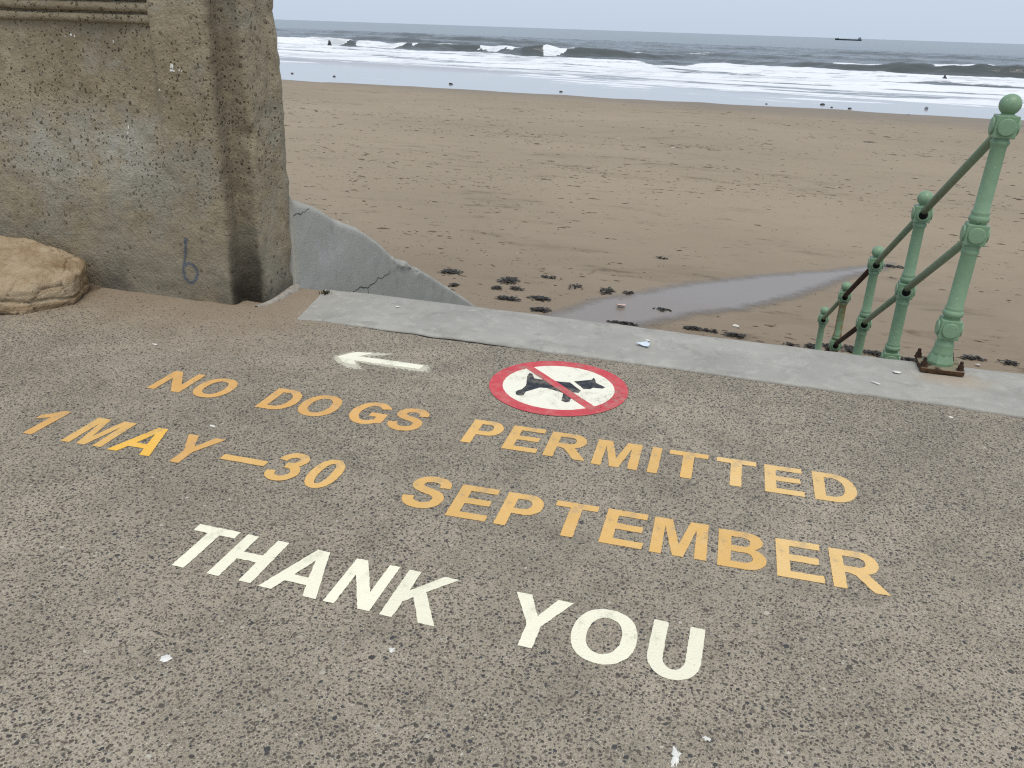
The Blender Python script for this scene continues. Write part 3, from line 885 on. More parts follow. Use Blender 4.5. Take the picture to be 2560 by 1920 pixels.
# soil blown against the wall behind the boulder
def soil():
    xs = np.linspace(-6.0, -3.55, 60); ys = np.linspace(3.3, 3.95, 26)
    V = []
    for y in ys:
        for x in xs:
            f = float(sstep(-x, 3.62, 4.25)) * float(sstep(y, 3.35, 3.9))
            V.append((x, y, -0.01 + 0.19 * f * (0.9 + 0.35 * fbm((x, y, 0), 5)) + 0.008 * fbm((x, y, 3), 22)))
    tag(link('soil_mound', mesh('soil_mound', V, grid_faces(len(ys), len(xs))), M['dirt']), kind='structure')
soil()

def boulder():
    P = [(-4.42, 3.27, 0.0), (-3.80, 3.31, 0.0), (-3.675, 3.36, -0.02), (-3.575, 3.58, -0.02), (-3.68, 3.86, 0.0), (-4.3, 3.86, 0.0),
         (-4.46, 3.22, 0.06), (-3.82, 3.26, 0.05), (-4.46, 3.23, 0.15), (-3.83, 3.27, 0.145), (-3.68, 3.38, 0.13), (-3.57, 3.60, 0.145), (-3.70, 3.86, 0.17), (-4.4, 3.9, 0.19),
         (-4.40, 3.42, 0.235), (-3.90, 3.45, 0.215), (-3.645, 3.57, 0.205), (-3.745, 3.66, 0.252), (-3.98, 3.80, 0.285), (-4.3, 3.80, 0.29)]
    bm = bmesh.new()
    c0 = Vector((-3.95, 3.55, 0))
    for p in P: bm.verts.new(Vector(p) - c0)
    bmesh.ops.convex_hull(bm, input=bm.verts)
    bmesh.ops.triangulate(bm, faces=bm.faces)
    for k in range(5):
        bmesh.ops.subdivide_edges(bm, edges=[e for e in bm.edges if e.calc_length() > 0.016], cuts=1, use_grid_fill=True)
        bmesh.ops.triangulate(bm, faces=bm.faces)
        if k in (1, 3):
            bmesh.ops.smooth_vert(bm, verts=bm.verts, factor=0.3, use_axis_x=True, use_axis_y=True, use_axis_z=True)
    bm.normal_update()
    for v in bm.verts:
        d = 0.016 * fbm(v.co + Vector((4, 2, 1)), 5, 2) + 0.011 * fbm(v.co, 13, 5)
        bed = v.co.z + 0.12 * v.co.x + 0.02 * fbm(v.co + Vector((0, 0, 7)), 5, 3)
        d -= 0.012 * float(sstep(bed, 0.085, 0.092) * sstep(-bed, -0.105, -0.098)) * (1 - abs(v.normal.z))
        d -= 0.006 * float(sstep(-bed, -0.02, 0.01)) * (1 - abs(v.normal.z))
        cell = noise.voronoi(v.co * 7.0)[0]
        d -= 0.012 * float(sstep(-(cell[1] - cell[0]), -0.07, 0.0))
        v.co += v.normal * d
    me = bm_mesh('boulder', bm)
    o = link('boulder', me, M['rock'], loc=c0 + Vector((-0.04, 0, 0)))
    tag(o, 'large tan sandstone boulder lying at the foot of the wall', 'boulder')
boulder()

# ------------------------------------------------------------------ grey rendered wing wall beside the steps
def wing():
    k = 2.57 / 2.5
    raw = [(4.103, 0.599), (4.257, 0.559), (4.437, 0.492), (4.674, 0.371), (4.938, 0.261), (5.173, 0.126), (5.386, -0.018), (5.62, -0.107), (5.856, -0.228), (6.188, -0.393), (6.604, -0.607), (6.978, -0.804), (7.397, -1.031), (8.4, -1.53), (9.4, -2.03), (10.3, -2.48)]
    pv = [v * k for v, _ in raw]; pz = [1.5 + (z - 1.5) * k for _, z in raw]
    pv[0] = 4.345
    root = empty('wing_wall', (-2.75, 4.4, 0), 'smooth grey rendered wing wall sloping down beside the steps with cracks', 'wall')
    R = Vector((-2.75, 4.4, 0))
    ys = np.linspace(4.345, 10.2, 170)
    V = []
    front = [-3.0, -2.5, -2.0, -1.6, -1.3, -1.1, -0.95] + list(np.linspace(-0.85, -0.07, 18)) + [-0.045]
    for y in ys:
        zt = float(np.interp(y, pv, pz)) + 0.010 * fbm((y, 0, 0), 1.6) + 0.005 * fbm((y, 2, 0), 9)
        rough = float(sstep(y, 5.38, 5.55) * sstep(-y, -6.1, -5.95))
        zt -= 0.012 * rough
        cs = [(-2.57, zt + f if f > -0.9 else max(-3.0, zt + f * (3.0 + zt) / 3.0)) for f in front]
        cs = [(-2.57, z_) for _, z_ in cs]
        r = 0.05
        for a in np.linspace(0, math.pi / 2, 6)[1:]:
            cs.append((-2.57 - r + r * math.cos(a), zt - r + r * math.sin(a)))
        cs += [(-2.70, zt + 0.006), (-2.80, zt + 0.004), (-2.90, zt - 0.01), (-2.95, zt - 0.05), (-2.95, -3.0)]
        for x, z in cs:
            p = Vector((x, y, z))
            d = 0.007 * fbm(p, 2.4, 3) - (0.085 * max(0.0, 1 - (y - 4.345) / 1.1) ** 1.5 * float(sstep(x, -2.95, -2.75)))
            if rough > 0 and z > zt - 0.09: d += 0.02 * rough * fbm(p, 30, 3); z += 0.014 * rough * fbm(p + Vector((3, 3, 3)), 24, 3)
            V.append((x + d - R.x, y - R.y, z - R.z))
    nx = len(cs)
    F = grid_faces(len(ys), nx) + [tuple(range(nx))]
    me = mesh('wing_wall_body', V, F)
    bm = bmesh.new(); bm.from_mesh(me); bmesh.ops.recalc_face_normals(bm, faces=bm.faces); bm.to_mesh(me); bm.free()
    body = link('wall_body', me, M['render'], root)
    from mathutils.bvhtree import BVHTree
    bv = BVHTree.FromPolygons([v.co.copy() for v in me.vertices], [tuple(p.vertices) for p in me.polygons[:-1]])
    def on(y, z):
        h = bv.ray_cast(Vector((0.5, y - R.y, z)), Vector((-1, 0, 0)))
        return (h[0].x + 0.0022 if h[0] else -2.568 - R.x, y - R.y, z)
    def crack(pts, w0):
        s = 2.57 / 2.45
        pts = [np.array((v * s, 1.5 + (z - 1.5) * s)) for v, z in pts]
        q = []
        for a, b in zip(pts, pts[1:]):
            for t in np.linspace(0, 1, 5)[:-1]: q.append(a * (1 - t) + b * t + np.array((0.006 * fbm((a[0] + t, a[1], 1), 9), 0.012 * fbm((a[0] + t, b[1], 5), 9))))
        V = []
        for i, p in enumerate(q):
            d = q[min(i + 1, len(q) - 1)] - q[max(i - 1, 0)]; d = d / (np.linalg.norm(d) + 1e-9)
            w = w0 * (0.5 + 0.9 * abs(fbm((p[0] * 9, p[1], 2), 1.0)))
            for sgn in (-1, 0, 1): V.append(on(p[0] - d[1] * w * sgn, p[1] + d[0] * w * sgn))
        link('crack', mesh('crack', V, grid_faces(len(q), 3)), M['crack'], root)
    crack([(4.145, 0.492), (4.16, 0.496), (4.18, 0.497), (4.20, 0.488), (4.24, 0.492), (4.275, 0.50), (4.31, 0.51)], 0.0025)
    crack([(4.66, -0.15), (4.715, -0.1), (4.794, -0.091), (4.897, -0.126), (4.953, -0.11), (5.022, -0.109), (5.05, -0.09), (5.079, -0.112), (5.167, -0.102), (5.257, -0.093)], 0.0036)
    crack([(4.897, -0.126), (4.903, -0.15), (4.908, -0.18)], 0.002)
wing()

# ------------------------------------------------------------------ iron railing down the steps
def railing():
    root = empty('iron_railing', (0.92, 4.33, 0.02), 'mint green cast iron handrail with ball topped posts going down to the sand', 'railing')
    R = Vector((0.92, 4.33, 0.02))
    shaft_prof = [(0.056, 0.03), (0.056, 0.085), (0.050, 0.10), (0.052, 0.112), (0.052, 0.122), (0.045, 0.132), (0.044, 0.14), (0.044, 0.245),
                  (0.044, 0.262), (0.053, 0.266), (0.056, 0.278), (0.052, 0.290), (0.046, 0.294), (0.049, 0.300), (0.047, 0.308), (0.0435, 0.314), (0.0415, 0.585),
                  (0.043, 0.590), (0.047, 0.598), (0.047, 0.606), (0.042, 0.614), (0.046, 0.622), (0.046, 0.63), (0.042, 0.64), (0.042, 0.735),
                  (0.042, 0.738), (0.050, 0.744), (0.053, 0.756), (0.050, 0.768), (0.044, 0.774), (0.048, 0.782), (0.046, 0.79), (0.0405, 0.797), (0.0385, 1.078),
                  (0.041, 1.084), (0.047, 1.094), (0.047, 1.102), (0.040, 1.11), (0.043, 1.118), (0.040, 1.125), (0.038, 1.20),
                  (0.040, 1.212), (0.032, 1.218), (0.029, 1.226)]
    drop = lambda zz_: zz_ - 0.022 * float(sstep(zz_, 0.3, 0.6))
    shaft_prof = [(rr_ * 0.85, drop(zz_)) for rr_, zz_ in shaft_prof]
    shaft = lathe_mesh('shaft', shaft_prof)
    bm = bmesh.new(); bmesh.ops.create_uvsphere(bm, u_segments=28, v_segments=18, radius=0.0455)
    ball = bm_mesh('ball_finial', bm)
    def block_mesh():
        bm = bmesh.new()
        box_bm(bm, (0, 0, 0), (0.092, 0.092, 0.096), 0.005)
        return bm_mesh('rail_socket', bm)
    block = block_mesh()
    disc = lathe_mesh('boss', [(0.037, -0.008), (0.037, 0.007), (0.0352, 0.0095), (0.033, 0.0098)], 26)
    oct_base = lathe_mesh('flared_foot', [(0.060, 0.0), (0.063, 0.03), (0.052, 0.062), (0.045, 0.082)], 8)
    socket = lathe_mesh('hole', [(0.0255, 0.0), (0.0255, 0.0102)], 22)
    hole_m = mat_simple('dark_socket_gap', (0.012, 0.012, 0.010), 0.9, 0.1, 0.2, 50)
    US = [0.92, 0.900, 0.858, 0.807, 0.76]
    tops, mids = [], []
    posts = []
    for i in range(5):
        base = Vector((US[i], 4.335 + 1.276 * i, 0.02 - 0.627 * i))
        me = shaft.copy()
        mt = M['green_rust'] if i == 3 else M['green']
        ps = link('post', me, mt, root, base - R, (0, math.radians(1.4 if i == 0 else 0.0), 0))
        if i == 3: ps['label'] = 'rust streaked fourth post of the railing'
        f = link('ball_finial', ball, M['green'], ps, (0, 0, 1.235))
        for zc in (0.20, 0.663, 1.143):
            b = link('rail_socket', block, M['green'], ps, (0, 0, zc), smooth=False)
            for (dx, dy, rot) in ((0.046, 0, (0, math.pi / 2, 0)), (-0.046, 0, (0, -math.pi / 2, 0)), (0, -0.046, (math.pi / 2, 0, 0)), (0, 0.046, (-math.pi / 2, 0, 0))):
                link('boss', disc, M['green'], ps, (dx, dy, zc), rot)
            if i > 0 and zc > 0.5:
                link('socket_gap', socket, hole_m, ps, (0, -0.046, zc), (math.pi / 2, 0, 0))
        Mx = Matrix.Translation(base) @ Matrix.Rotation(math.radians(1.4 if i == 0 else 0.0), 4, 'Y')
        tops.append(Mx @ Vector((0, 0, 1.143))); mids.append(Mx @ Vector((0, 0, 0.663)))
        link('flared_foot', oct_base, M['green'], ps, (0, 0, 0.0), (0, 0, math.pi / 8), smooth=False)
    for i in range(4):
        for lst, rusty, rad in ((tops, i == 2, 0.021), (mids, i >= 2, 0.021)):
            a, b = lst[i] - R, lst[i + 1] - R
            r = link('rail', tube_mesh('rail', a, b, rad), M['rust'] if rusty else M['green_dull'], root)
            if rusty: r['label'] = 'rust brown bare iron length of rail'
    # foot plate of the first post with its four bolts
    bm = bmesh.new()
    box_bm(bm, (0, 0, 0), (0.195, 0.185, 0.022), 0.003)
    bmesh.ops.subdivide_edges(bm, edges=[e for e in bm.edges if e.calc_length() > 0.05], cuts=14, use_grid_fill=True)
    for v in bm.verts:
        v.co += Vector((0.003 * fbm(v.co, 30), 0.003 * fbm(v.co + Vector((5, 0, 0)), 30), 0.002 * fbm(v.co + Vector((0, 5, 0)), 30)))
    plate = link('foot_plate', bm_mesh('foot_plate', bm), M['plate'], root, (0.0, -0.005, 0.006), (0, 0, math.radians(1.5)))
    nut = bmesh.new()
    bmesh.ops.create_cone(nut, cap_ends=True, segments=12, radius1=0.019, radius2=0.018, depth=0.006, matrix=Matrix.Translation((0, 0, 0.003)))
    bmesh.ops.create_cone(nut, cap_ends=True, segments=6, radius1=0.0155, radius2=0.0145, depth=0.018, matrix=Matrix.Translation((0, 0, 0.014)))
    bmesh.ops.create_cone(nut, cap_ends=True, segments=10, radius1=0.0095, radius2=0.008, depth=0.024, matrix=Matrix.Translation((0, 0, 0.032)))
    for v in nut.verts: v.co += Vector((0.0012 * fbm(v.co, 90), 0.0012 * fbm(v.co + Vector((3, 0, 0)), 90), 0))
    nm = bm_mesh('bolt', nut)
    for (x, y) in ((-0.082, -0.062), (-0.088, 0.068), (0.082, -0.062), (0.06, -0.005 + 0.07)):
        link('bolt', nm, M['rust'], plate, (x, y, 0.010), (0, 0, random.random()), smooth=False)
railing()

# ------------------------------------------------------------------ painted lettering
def arc(cx, cy, rx, ry, a0, a1, n=14):
    return [(cx + rx * math.cos(math.radians(a0 + (a1 - a0) * k / n)), cy + ry * math.sin(math.radians(a0 + (a1 - a0) * k / n))) for k in range(n + 1)]
def sup(cx, cy, rx, ry, n=40, e=2.2):
    r = []
    for k in range(n):
        a = 2 * math.pi * k / n; c_, s_ = math.cos(a), math.sin(a)
        r.append((cx + rx * math.copysign(abs(c_) ** (2 / e), c_), cy + ry * math.copysign(abs(s_) ** (2 / e), s_)))
    return r
def stroke(pts, w):
    q = []
    for k in range(len(pts) - 1):
        for s in np.linspace(0, 1, 7)[:-1]:
            p0, p1, p2, p3 = [np.array(pts[min(max(k + e, 0), len(pts) - 1)]) for e in (-1, 0, 1, 2)]
            q.append(0.5 * (2 * p1 + (p2 - p0) * s + (2 * p0 - 5 * p1 + 4 * p2 - p3) * s * s + (3 * p1 - p0 - 3 * p2 + p3) * s ** 3))
    q.append(np.array(pts[-1]))
    L, Rr = [], []
    for k, p in enumerate(q):
        d = q[min(k + 1, len(q) - 1)] - q[max(k - 1, 0)]; d = d / np.linalg.norm(d)
        L.append((p[0] - d[1] * w / 2, p[1] + d[0] * w / 2)); Rr.append((p[0] + d[1] * w / 2, p[1] - d[0] * w / 2))
    return L + Rr[::-1]
G = {   # glyph: width, list of pieces, each piece a list of outlines (first outer, rest holes); cap height 1
 'N': (0.77, [[[(0, 0), (0, 1), (.2, 1), (.59, .36), (.59, 1), (.77, 1), (.77, 0), (.575, 0), (.18, .65), (.18, 0)]]]),
 'O': (0.81, [[sup(.405, .5, .405, .515), sup(.405, .5, .215, .345)]]),
 'D': (0.71, [[[(0, 0), (0, 1), (.34, 1)] + arc(.34, .5, .37, .5, 88, -88) + [(.34, 0)], [(.19, .165), (.19, .835), (.32, .835)] + arc(.32, .5, .195, .335, 85, -85) + [(.32, .165)]]]),
 'G': (0.78, [[arc(.41, .5, .41, .515, 32, 306, 34) + [(.775, .14), (.775, .53), (.42, .53), (.42, .37), (.585, .37), (.585, .235)] + arc(.41, .5, .215, .345, 308, 42, 26)]]),
 'S': (0.65, [[stroke([(.575, .69), (.55, .81), (.45, .905), (.32, .922), (.17, .875), (.10, .74), (.15, .625), (.3, .55), (.44, .50), (.545, .41), (.565, .27), (.5, .14), (.34, .078), (.18, .115), (.09, .21), (.072, .32)], .185)]]),
 'P': (0.64, [[[(0, 0), (0, 1), (.38, 1)] + arc(.38, .69, .265, .31, 86, -86) + [(.38, .38), (.19, .38), (.19, 0)], [(.19, .545), (.19, .838), (.35, .838)] + arc(.35, .69, .105, .148, 80, -80) + [(.35, .545)]]]),
 'E': (0.65, [[[(0, 0), (0, 1), (.635, 1), (.635, .835), (.19, .835), (.19, .605), (.6, .605), (.6, .44), (.19, .44), (.19, .168), (.65, .168), (.65, 0)]]]),
 'R': (0.77, [[[(0, 0), (0, 1), (.43, 1)] + arc(.43, .71, .27, .29, 86, -70) + [(.55, .38), (.62, .27), (.775, 0), (.555, 0), (.42, .235), (.34, .36), (.26, .41), (.19, .415), (.19, 0)], [(.19, .575), (.19, .838), (.41, .838)] + arc(.41, .706, .10, .131, 80, -80) + [(.41, .575)]]]),
 'M': (0.83, [[[(0, 0), (0, 1), (.275, 1), (.415, .32), (.555, 1), (.83, 1), (.83, 0), (.655, 0), (.655, .79), (.495, 0), (.335, 0), (.175, .79), (.175, 0)]]]),
 'I': (0.178, [[[(0, 0), (0, 1), (.178, 1), (.178, 0)]]]),
 'T': (0.68, [[[(.245, 0), (.245, .835), (0, .835), (0, 1), (.68, 1), (.68, .835), (.435, .835), (.435, 0)]]]),
 'A': (0.85, [[[(0, 0), (.33, 1), (.52, 1), (.85, 0), (.655, 0), (.585, .22), (.262, .22), (.19, 0)], [(.315, .375), (.535, .375), (.425, .76)]]]),
 'Y': (0.77, [[[(0, 1), (.21, 1), (.385, .60), (.56, 1), (.77, 1), (.475, .42), (.475, 0), (.295, 0), (.295, .42)]]]),
 'B': (0.70, [[[(0, 0), (0, 1), (.4, 1)] + arc(.4, .755, .255, .245, 85, -62) + arc(.4, .285, .30, .285, 62, -85) + [(.4, 0)], [(.19, .59), (.19, .838), (.37, .838)] + arc(.37, .714, .10, .124, 80, -80) + [(.37, .59)], [(.19, .165), (.19, .435), (.38, .435)] + arc(.38, .30, .125, .135, 80, -80) + [(.38, .165)]]]),
 'H': (0.675, [[[(0, 0), (0, 1), (.185, 1), (.185, .60), (.49, .60), (.49, 1), (.675, 1), (.675, 0), (.49, 0), (.49, .435), (.185, .435), (.185, 0)]]]),
 'K': (0.78, [[[(0, 0), (0, 1), (.185, 1), (.185, .57), (.54, 1), (.765, 1), (.42, .61), (.785, 0), (.555, 0), (.295, .46), (.185, .33), (.185, 0)]]]),
 'U': (0.65, [[[(0, 1), (0, .36)] + arc(.325, .36, .325, .375, 184, 356, 22) + [(.65, .36), (.65, 1), (.463, 1), (.463, .36)] + arc(.325, .36, .138, .205, 356, 184, 16) + [(.187, .36), (.187, 1)]]]),
 '1': (0.43, [[[(.24, 0), (.24, .69), (0, .56), (0, .735), (.16, .83), (.275, 1), (.43, 1), (.43, 0)]]]),
 '3': (0.56, [[stroke([(.075, .70), (.105, .82), (.2, .905), (.29, .918), (.40, .88), (.455, .76), (.40, .62), (.30, .56), (.21, .55)], .165)], [stroke([(.21, .535), (.33, .53), (.44, .45), (.485, .30), (.42, .145), (.28, .080), (.15, .115), (.085, .2), (.065, .31)], .165)]]),
 '0': (0.55, [[sup(.275, .5, .275, .51), sup(.275, .5, .105, .355)]]),
 '-': (1.0, [[[(0, 0), (0, 1), (1, 1), (1, 0)]]]),
}
_gm = {}
def glyph_mesh(key, pieces, H, sx=1.0, th=0.0005):
    """flat-laid thermoplastic shape with its own thickness; slightly uneven hand-laid outline"""
    k_ = (key, H, sx)
    V, F, off = [], [], 0
    for pi, outl in enumerate(pieces):
        cu = bpy.data.curves.new('g', 'CURVE')
        cu.dimensions = '2D'; cu.fill_mode = 'BOTH'; cu.extrude = th
        for pts in outl:
            dense = []
            for (a, b) in zip(pts, pts[1:] + pts[:1]):
                nseg = max(1, int(math.hypot((b[0] - a[0]) * H * sx, (b[1] - a[1]) * H) / 0.008))
                for j in range(nseg):
                    t = j / nseg
                    dense.append((a[0] + (b[0] - a[0]) * t, a[1] + (b[1] - a[1]) * t))
            sp = cu.splines.new('POLY'); sp.use_cyclic_u = True
            sp.points.add(len(dense) - 1)
            for p, (x, y) in zip(sp.points, dense):
                sd = hash(key) % 97
                jx = 0.0024 * noise.noise(Vector((x * H * 90, y * H * 90, sd))); jy = 0.0024 * noise.noise(Vector((x * H * 90, y * H * 90, sd + 31.0)))
                p.co = (x * H * sx + jx, y * H + jy, 0, 1)
        ob = bpy.data.objects.new('g', cu); col.objects.link(ob)
        dg = bpy.context.evaluated_depsgraph_get(); dg.update()
        me = bpy.data.meshes.new_from_object(ob.evaluated_get(dg))
        V += [(v.co.x, v.co.y, v.co.z + 0.0004 * pi) for v in me.vertices]
        F += [tuple(i + off for i in p.vertices) for p in me.polygons]; off = len(V)
        bpy.data.objects.remove(ob); bpy.data.curves.remove(cu); bpy.data.meshes.remove(me)
    return mesh('letter', V, F)

ORANGE = (0.70, 0.425, 0.14); CREAM = (0.84, 0.80, 0.62)
ZP = 0.0019
def word(name, label, letters, H, rot, color, mat, z=ZP):
    x0, y0 = letters[0][1], letters[0][2]
    root = empty(name, (x0, y0, z), label, 'lettering')
    for L in letters:
        ch, x, y = L[:3]
        sx = L[3] if len(L) > 3 else 1.0
        tint = L[4] if len(L) > 4 else color
        if ch == '-': me = glyph_mesh('-', G['-'][1], 0.037, 0.182 / 0.037)
        else: me = glyph_mesh(ch + str(x), G[ch][1], H, sx)
        r = rot + random.uniform(-0.5, 0.5)
        o = link('dash' if ch == '-' else ('digit' if ch.isdigit() else 'letter'), me, M[mat], root, (x - x0, y - y0, 0), (0, 0, math.radians(r)), smooth=False)
        j = random.uniform(0.94, 1.05)
        o.color = (tint[0] * j, tint[1] * j, tint[2] * j, 1)
    return root
O_PALE = (0.76, 0.50, 0.20); O_WARM = (0.68, 0.385, 0.125)
word('painted_word', 'orange painted word NO, nearest the boulder', [('N', -2.477, 2.772), ('O', -2.283, 2.772)], 0.206, 2.6, O_WARM, 'paint')
word('painted_word', 'orange painted word DOGS between NO and PERMITTED', [('D', -1.936, 2.766), ('O', -1.768, 2.767), ('G', -1.538, 2.775), ('S', -1.35, 2.776)], 0.208, 2.6, O_WARM, 'paint')
word('painted_word', 'orange painted word PERMITTED below the round dog sign', [('P', -1.019, 2.769), ('E', -0.851, 2.771), ('R', -0.687, 2.772), ('M', -0.498, 2.770, .99), ('I', -0.288, 2.778), ('T', -0.219, 2.779, 1.02), ('T', -0.041, 2.782, 1.02, O_PALE), ('E', 0.136, 2.784, 1, O_PALE), ('D', 0.307, 2.79, 1, O_PALE)], 0.211, 2.4, ORANGE, 'paint')
word('painted_date', 'orange painted digit 1 before the word MAY', [('1', -2.673, 2.243)], 0.213, 2.6, O_WARM, 'paint')
word('painted_word', 'orange painted word MAY with a brighter yellow letter A', [('M', -2.44, 2.242, .99), ('A', -2.231, 2.245, 1.0, (0.84, 0.48, 0.08)), ('Y', -2.018, 2.243, .98, O_WARM)], 0.214, 2.6, ORANGE, 'paint')
word('painted_dash', 'orange painted dash between MAY and 30', [('-', -1.8, 2.327)], 0.037, 0.8, ORANGE, 'paint')
word('painted_date', 'orange painted number 30 before the word SEPTEMBER', [('3', -1.587, 2.252), ('0', -1.436, 2.253)], 0.209, 2.6, ORANGE, 'paint')
word('painted_word', 'orange painted word SEPTEMBER, longest word of the notice', [('S', -1.055, 2.256), ('E', -0.879, 2.246), ('P', -0.712, 2.252), ('T', -0.54, 2.256, 1.01), ('E', -0.363, 2.263), ('M', -0.202, 2.265), ('B', 0.008, 2.264), ('E', 0.186, 2.269, 1, O_PALE), ('R', 0.348, 2.27, .97, O_PALE)], 0.212, 2.4, ORANGE, 'paint')
word('painted_word', 'cream white painted word THANK nearest the viewer on the left', [('T', -1.590, 1.711), ('H', -1.416, 1.711), ('A', -1.242, 1.709), ('N', -1.035, 1.709, 0.845), ('K', -0.862, 1.708, .95)], 0.217, 0.6, CREAM, 'paint_w')
word('painted_word', 'cream white painted word YOU, lowest word of the notice', [('Y', -0.530, 1.712), ('O', -0.343, 1.716, .99), ('U', -0.135, 1.72, .98)], 0.219, 0.9, CREAM, 'paint_w')

def flat_shape(name, outlines, mat, parent, color, z, loc=(0, 0), th=0.0004):
    me = glyph_mesh(name, [outlines], 1.0, 1.0, th)
    o = link(name, me, mat, parent, (loc[0], loc[1], z), smooth=False)
    o.color = (*color, 1)
    return o
# arrow
arrow = empty('painted_arrow', (-1.89, 3.41, ZP), 'cream white painted arrow pointing left towards the wall', 'arrow')
arr = [(-1.89, 3.41), (-1.86, 3.462), (-1.833, 3.497), (-1.79, 3.505), (-1.752, 3.512), (-1.775, 3.478), (-1.80, 3.446), (-1.70, 3.452), (-1.462, 3.455), (-1.458, 3.43), (-1.462, 3.404), (-1.70, 3.395), (-1.795, 3.392), (-1.772, 3.365), (-1.757, 3.342), (-1.80, 3.346), (-1.835, 3.352)]
flat_shape('arrow_shape', [[(x + 1.89, y - 3.41) for x, y in arr]], M['paint_w'], arrow, (0.86, 0.83, 0.66), 0.0009)
def mat_overspray():
    n = N('worn_overspray')
    f = n.attr('fade')
    g_ = n.step(n.add(f, n.mul(n.sub(n.add(n.mul(n.noise(60, 4, 0.7), 0.6), n.mul(n.noise(230, 2), 0.4)), 0.5), 2.0)), 0.35, 0.62)
    sh = n.pbr((0.66, 0.62, 0.49), 0.85, None, 0.2)
    tr = n.node('BsdfTransparent').outputs[0]
    ms = n.node('MixShader'); n.link(n.mul(g_, 0.8), ms.inputs[0]); n.link(tr, ms.inputs[1]); n.link(sh, ms.inputs[2])
    return n.done(ms.outputs[0])
M['overspray'] = mat_overspray()
def smear(name, poly, res, soft, parent, z, R, mat):
    xs = np.arange(min(p[0] for p in poly) - soft, max(p[0] for p in poly) + soft, res); ys = np.arange(min(p[1] for p in poly) - soft, max(p[1] for p in poly) + soft, res)
    X, Y = np.meshgrid(xs, ys)
    sd = np.where(inside(X, Y, poly), 1, -1) * poly_dist(X, Y, poly)
    fade = np.clip((sd + soft) / (2 * soft), 0, 1)
    me = np_mesh(name, np.c_[X.ravel() - R[0], Y.ravel() - R[1], np.full(X.size, z)], grid_faces(len(ys), len(xs)))
    at = me.attributes.new('fade', 'FLOAT', 'POINT'); at.data.foreach_set('value', fade.ravel().astype(np.float32))
    return link(name, me, mat, parent)
smear('worn_paint', [(-1.91, 3.40), (-1.85, 3.50), (-1.66, 3.545), (-1.69, 3.50), (-1.78, 3.46), (-1.43, 3.46), (-1.41, 3.39), (-1.47, 3.375), (-1.78, 3.38), (-1.70, 3.30), (-1.78, 3.30), (-1.87, 3.35)], 0.012, 0.035, arrow, 0.0, (-1.89, 3.41), M['overspray'])

# round no-dogs sign
SC, SR = (-0.7916, 3.4391), 0.316
sign = empty('no_dogs_sign', (SC[0], SC[1], ZP), 'round red and cream painted sign with a barred black dog', 'sign')
flat_shape('disc', [[(SR * 0.83 * math.cos(a), SR * 0.83 * math.sin(a)) for a in np.linspace(0, 2 * math.pi, 73)[:-1]]], M['paint_w'], sign, (0.84, 0.81, 0.67), 0.0)
flat_shape('ring', [[(SR * math.cos(a), SR * math.sin(a)) for a in np.linspace(0, 2 * math.pi, 97)[:-1]], [(SR * 0.803 * math.cos(a), SR * 0.803 * math.sin(a)) for a in np.linspace(0, 2 * math.pi, 85)[:-1]]], M['paint'], sign, (0.56, 0.062, 0.078), 0.0008)
dog = [(-.535, .345), (-.488, .335), (-.45, .25), (-.406, .167), (-.324, .166), (-.205, .175), (-.007, .182), (.12, .207), (.165, .16), (.211, .1), (.336, -.028), (.322, -.12), (.23, -.131), (.257, -.315), (.276, -.455), (.25, -.49), (.215, -.50), (.163, -.471), (.152, -.42), (.144, -.359), (.125, -.211), (.03, -.165), (-.149, -.116), (-.246, -.134), (-.336, -.269), (-.391, -.353), (-.384, -.46), (-.40, -.495), (-.45, -.508), (-.495, -.485), (-.523, -.41), (-.507, -.342), (-.463, -.287), (-.45, -.124), (-.49, .05), (-.525, .18)]
head = [(.168, .265), (.30, .36), (.396, .42), (.411, .512), (.45, .43), (.48, .334), (.637, .215), (.613, .155), (.474, .139), (.455, .081), (.364, .039), (.26, .16)]
flat_shape('dog_body', [[(x * SR, y * SR) for x, y in dog]], M['paint'], sign, (0.022, 0.026, 0.034), 0.0010)
flat_shape('dog_head', [[(x * SR, y * SR) for x, y in head]], M['paint'], sign, (0.022, 0.026, 0.034), 0.0010)
bw = 0.062
d_ = np.array((0.64, -0.60)); d_ = d_ / np.linalg.norm(d_); p_ = np.array((-d_[1], d_[0]))
flat_shape('diagonal_bar', [[tuple((d_ * s * 0.86 + p_ * w) * SR) for s, w in ((-1, -bw), (1, -bw * 1.1), (1, bw * 1.1), (-1, bw))]], M['paint'], sign, (0.58, 0.07, 0.085), 0.0018)

# ------------------------------------------------------------------ small things on the promenade and kerb
def blob(name, x, y, z, rx, ry, mat, label, cat, seed, arms=0.5, h=0.0022):
    n_ = 64
    V = [(0, 0, h)]
    for q, hh in ((0.6, h), (1.0, 0.0)):
        for k in range(n_):
            a = 2 * math.pi * k / n_
            f = q * (0.75 + arms * noise.noise(Vector((math.cos(a) * 1.7, math.sin(a) * 1.7, seed * 2.3))) + 0.6 * arms * noise.noise(Vector((math.cos(a) * 7, math.sin(a) * 7, seed))))
            V.append((rx * f * math.cos(a), ry * f * math.sin(a), hh))
    F = [(0, 1 + k, 1 + (k + 1) % n_) for k in range(n_)] + [(1 + k, 1 + n_ + k, 1 + n_ + (k + 1) % n_, 1 + (k + 1) % n_) for k in range(n_)]
    return tag(link(name, mesh(name, V, F), mat, loc=(x, y, z)), label, cat, None)
blob('bird_dropping', -1.294, 1.374, 0.001, 0.017, 0.017, M['dropping'], 'round white bird dropping left of and below the word THANK', 'dropping', 1.0, 0.28)
blob('bird_dropping', -0.771, 1.586, 0.001, 0.012, 0.010, M['dropping'], 'faint white bird dropping just below the letter K', 'dropping', 2.0, 0.9)
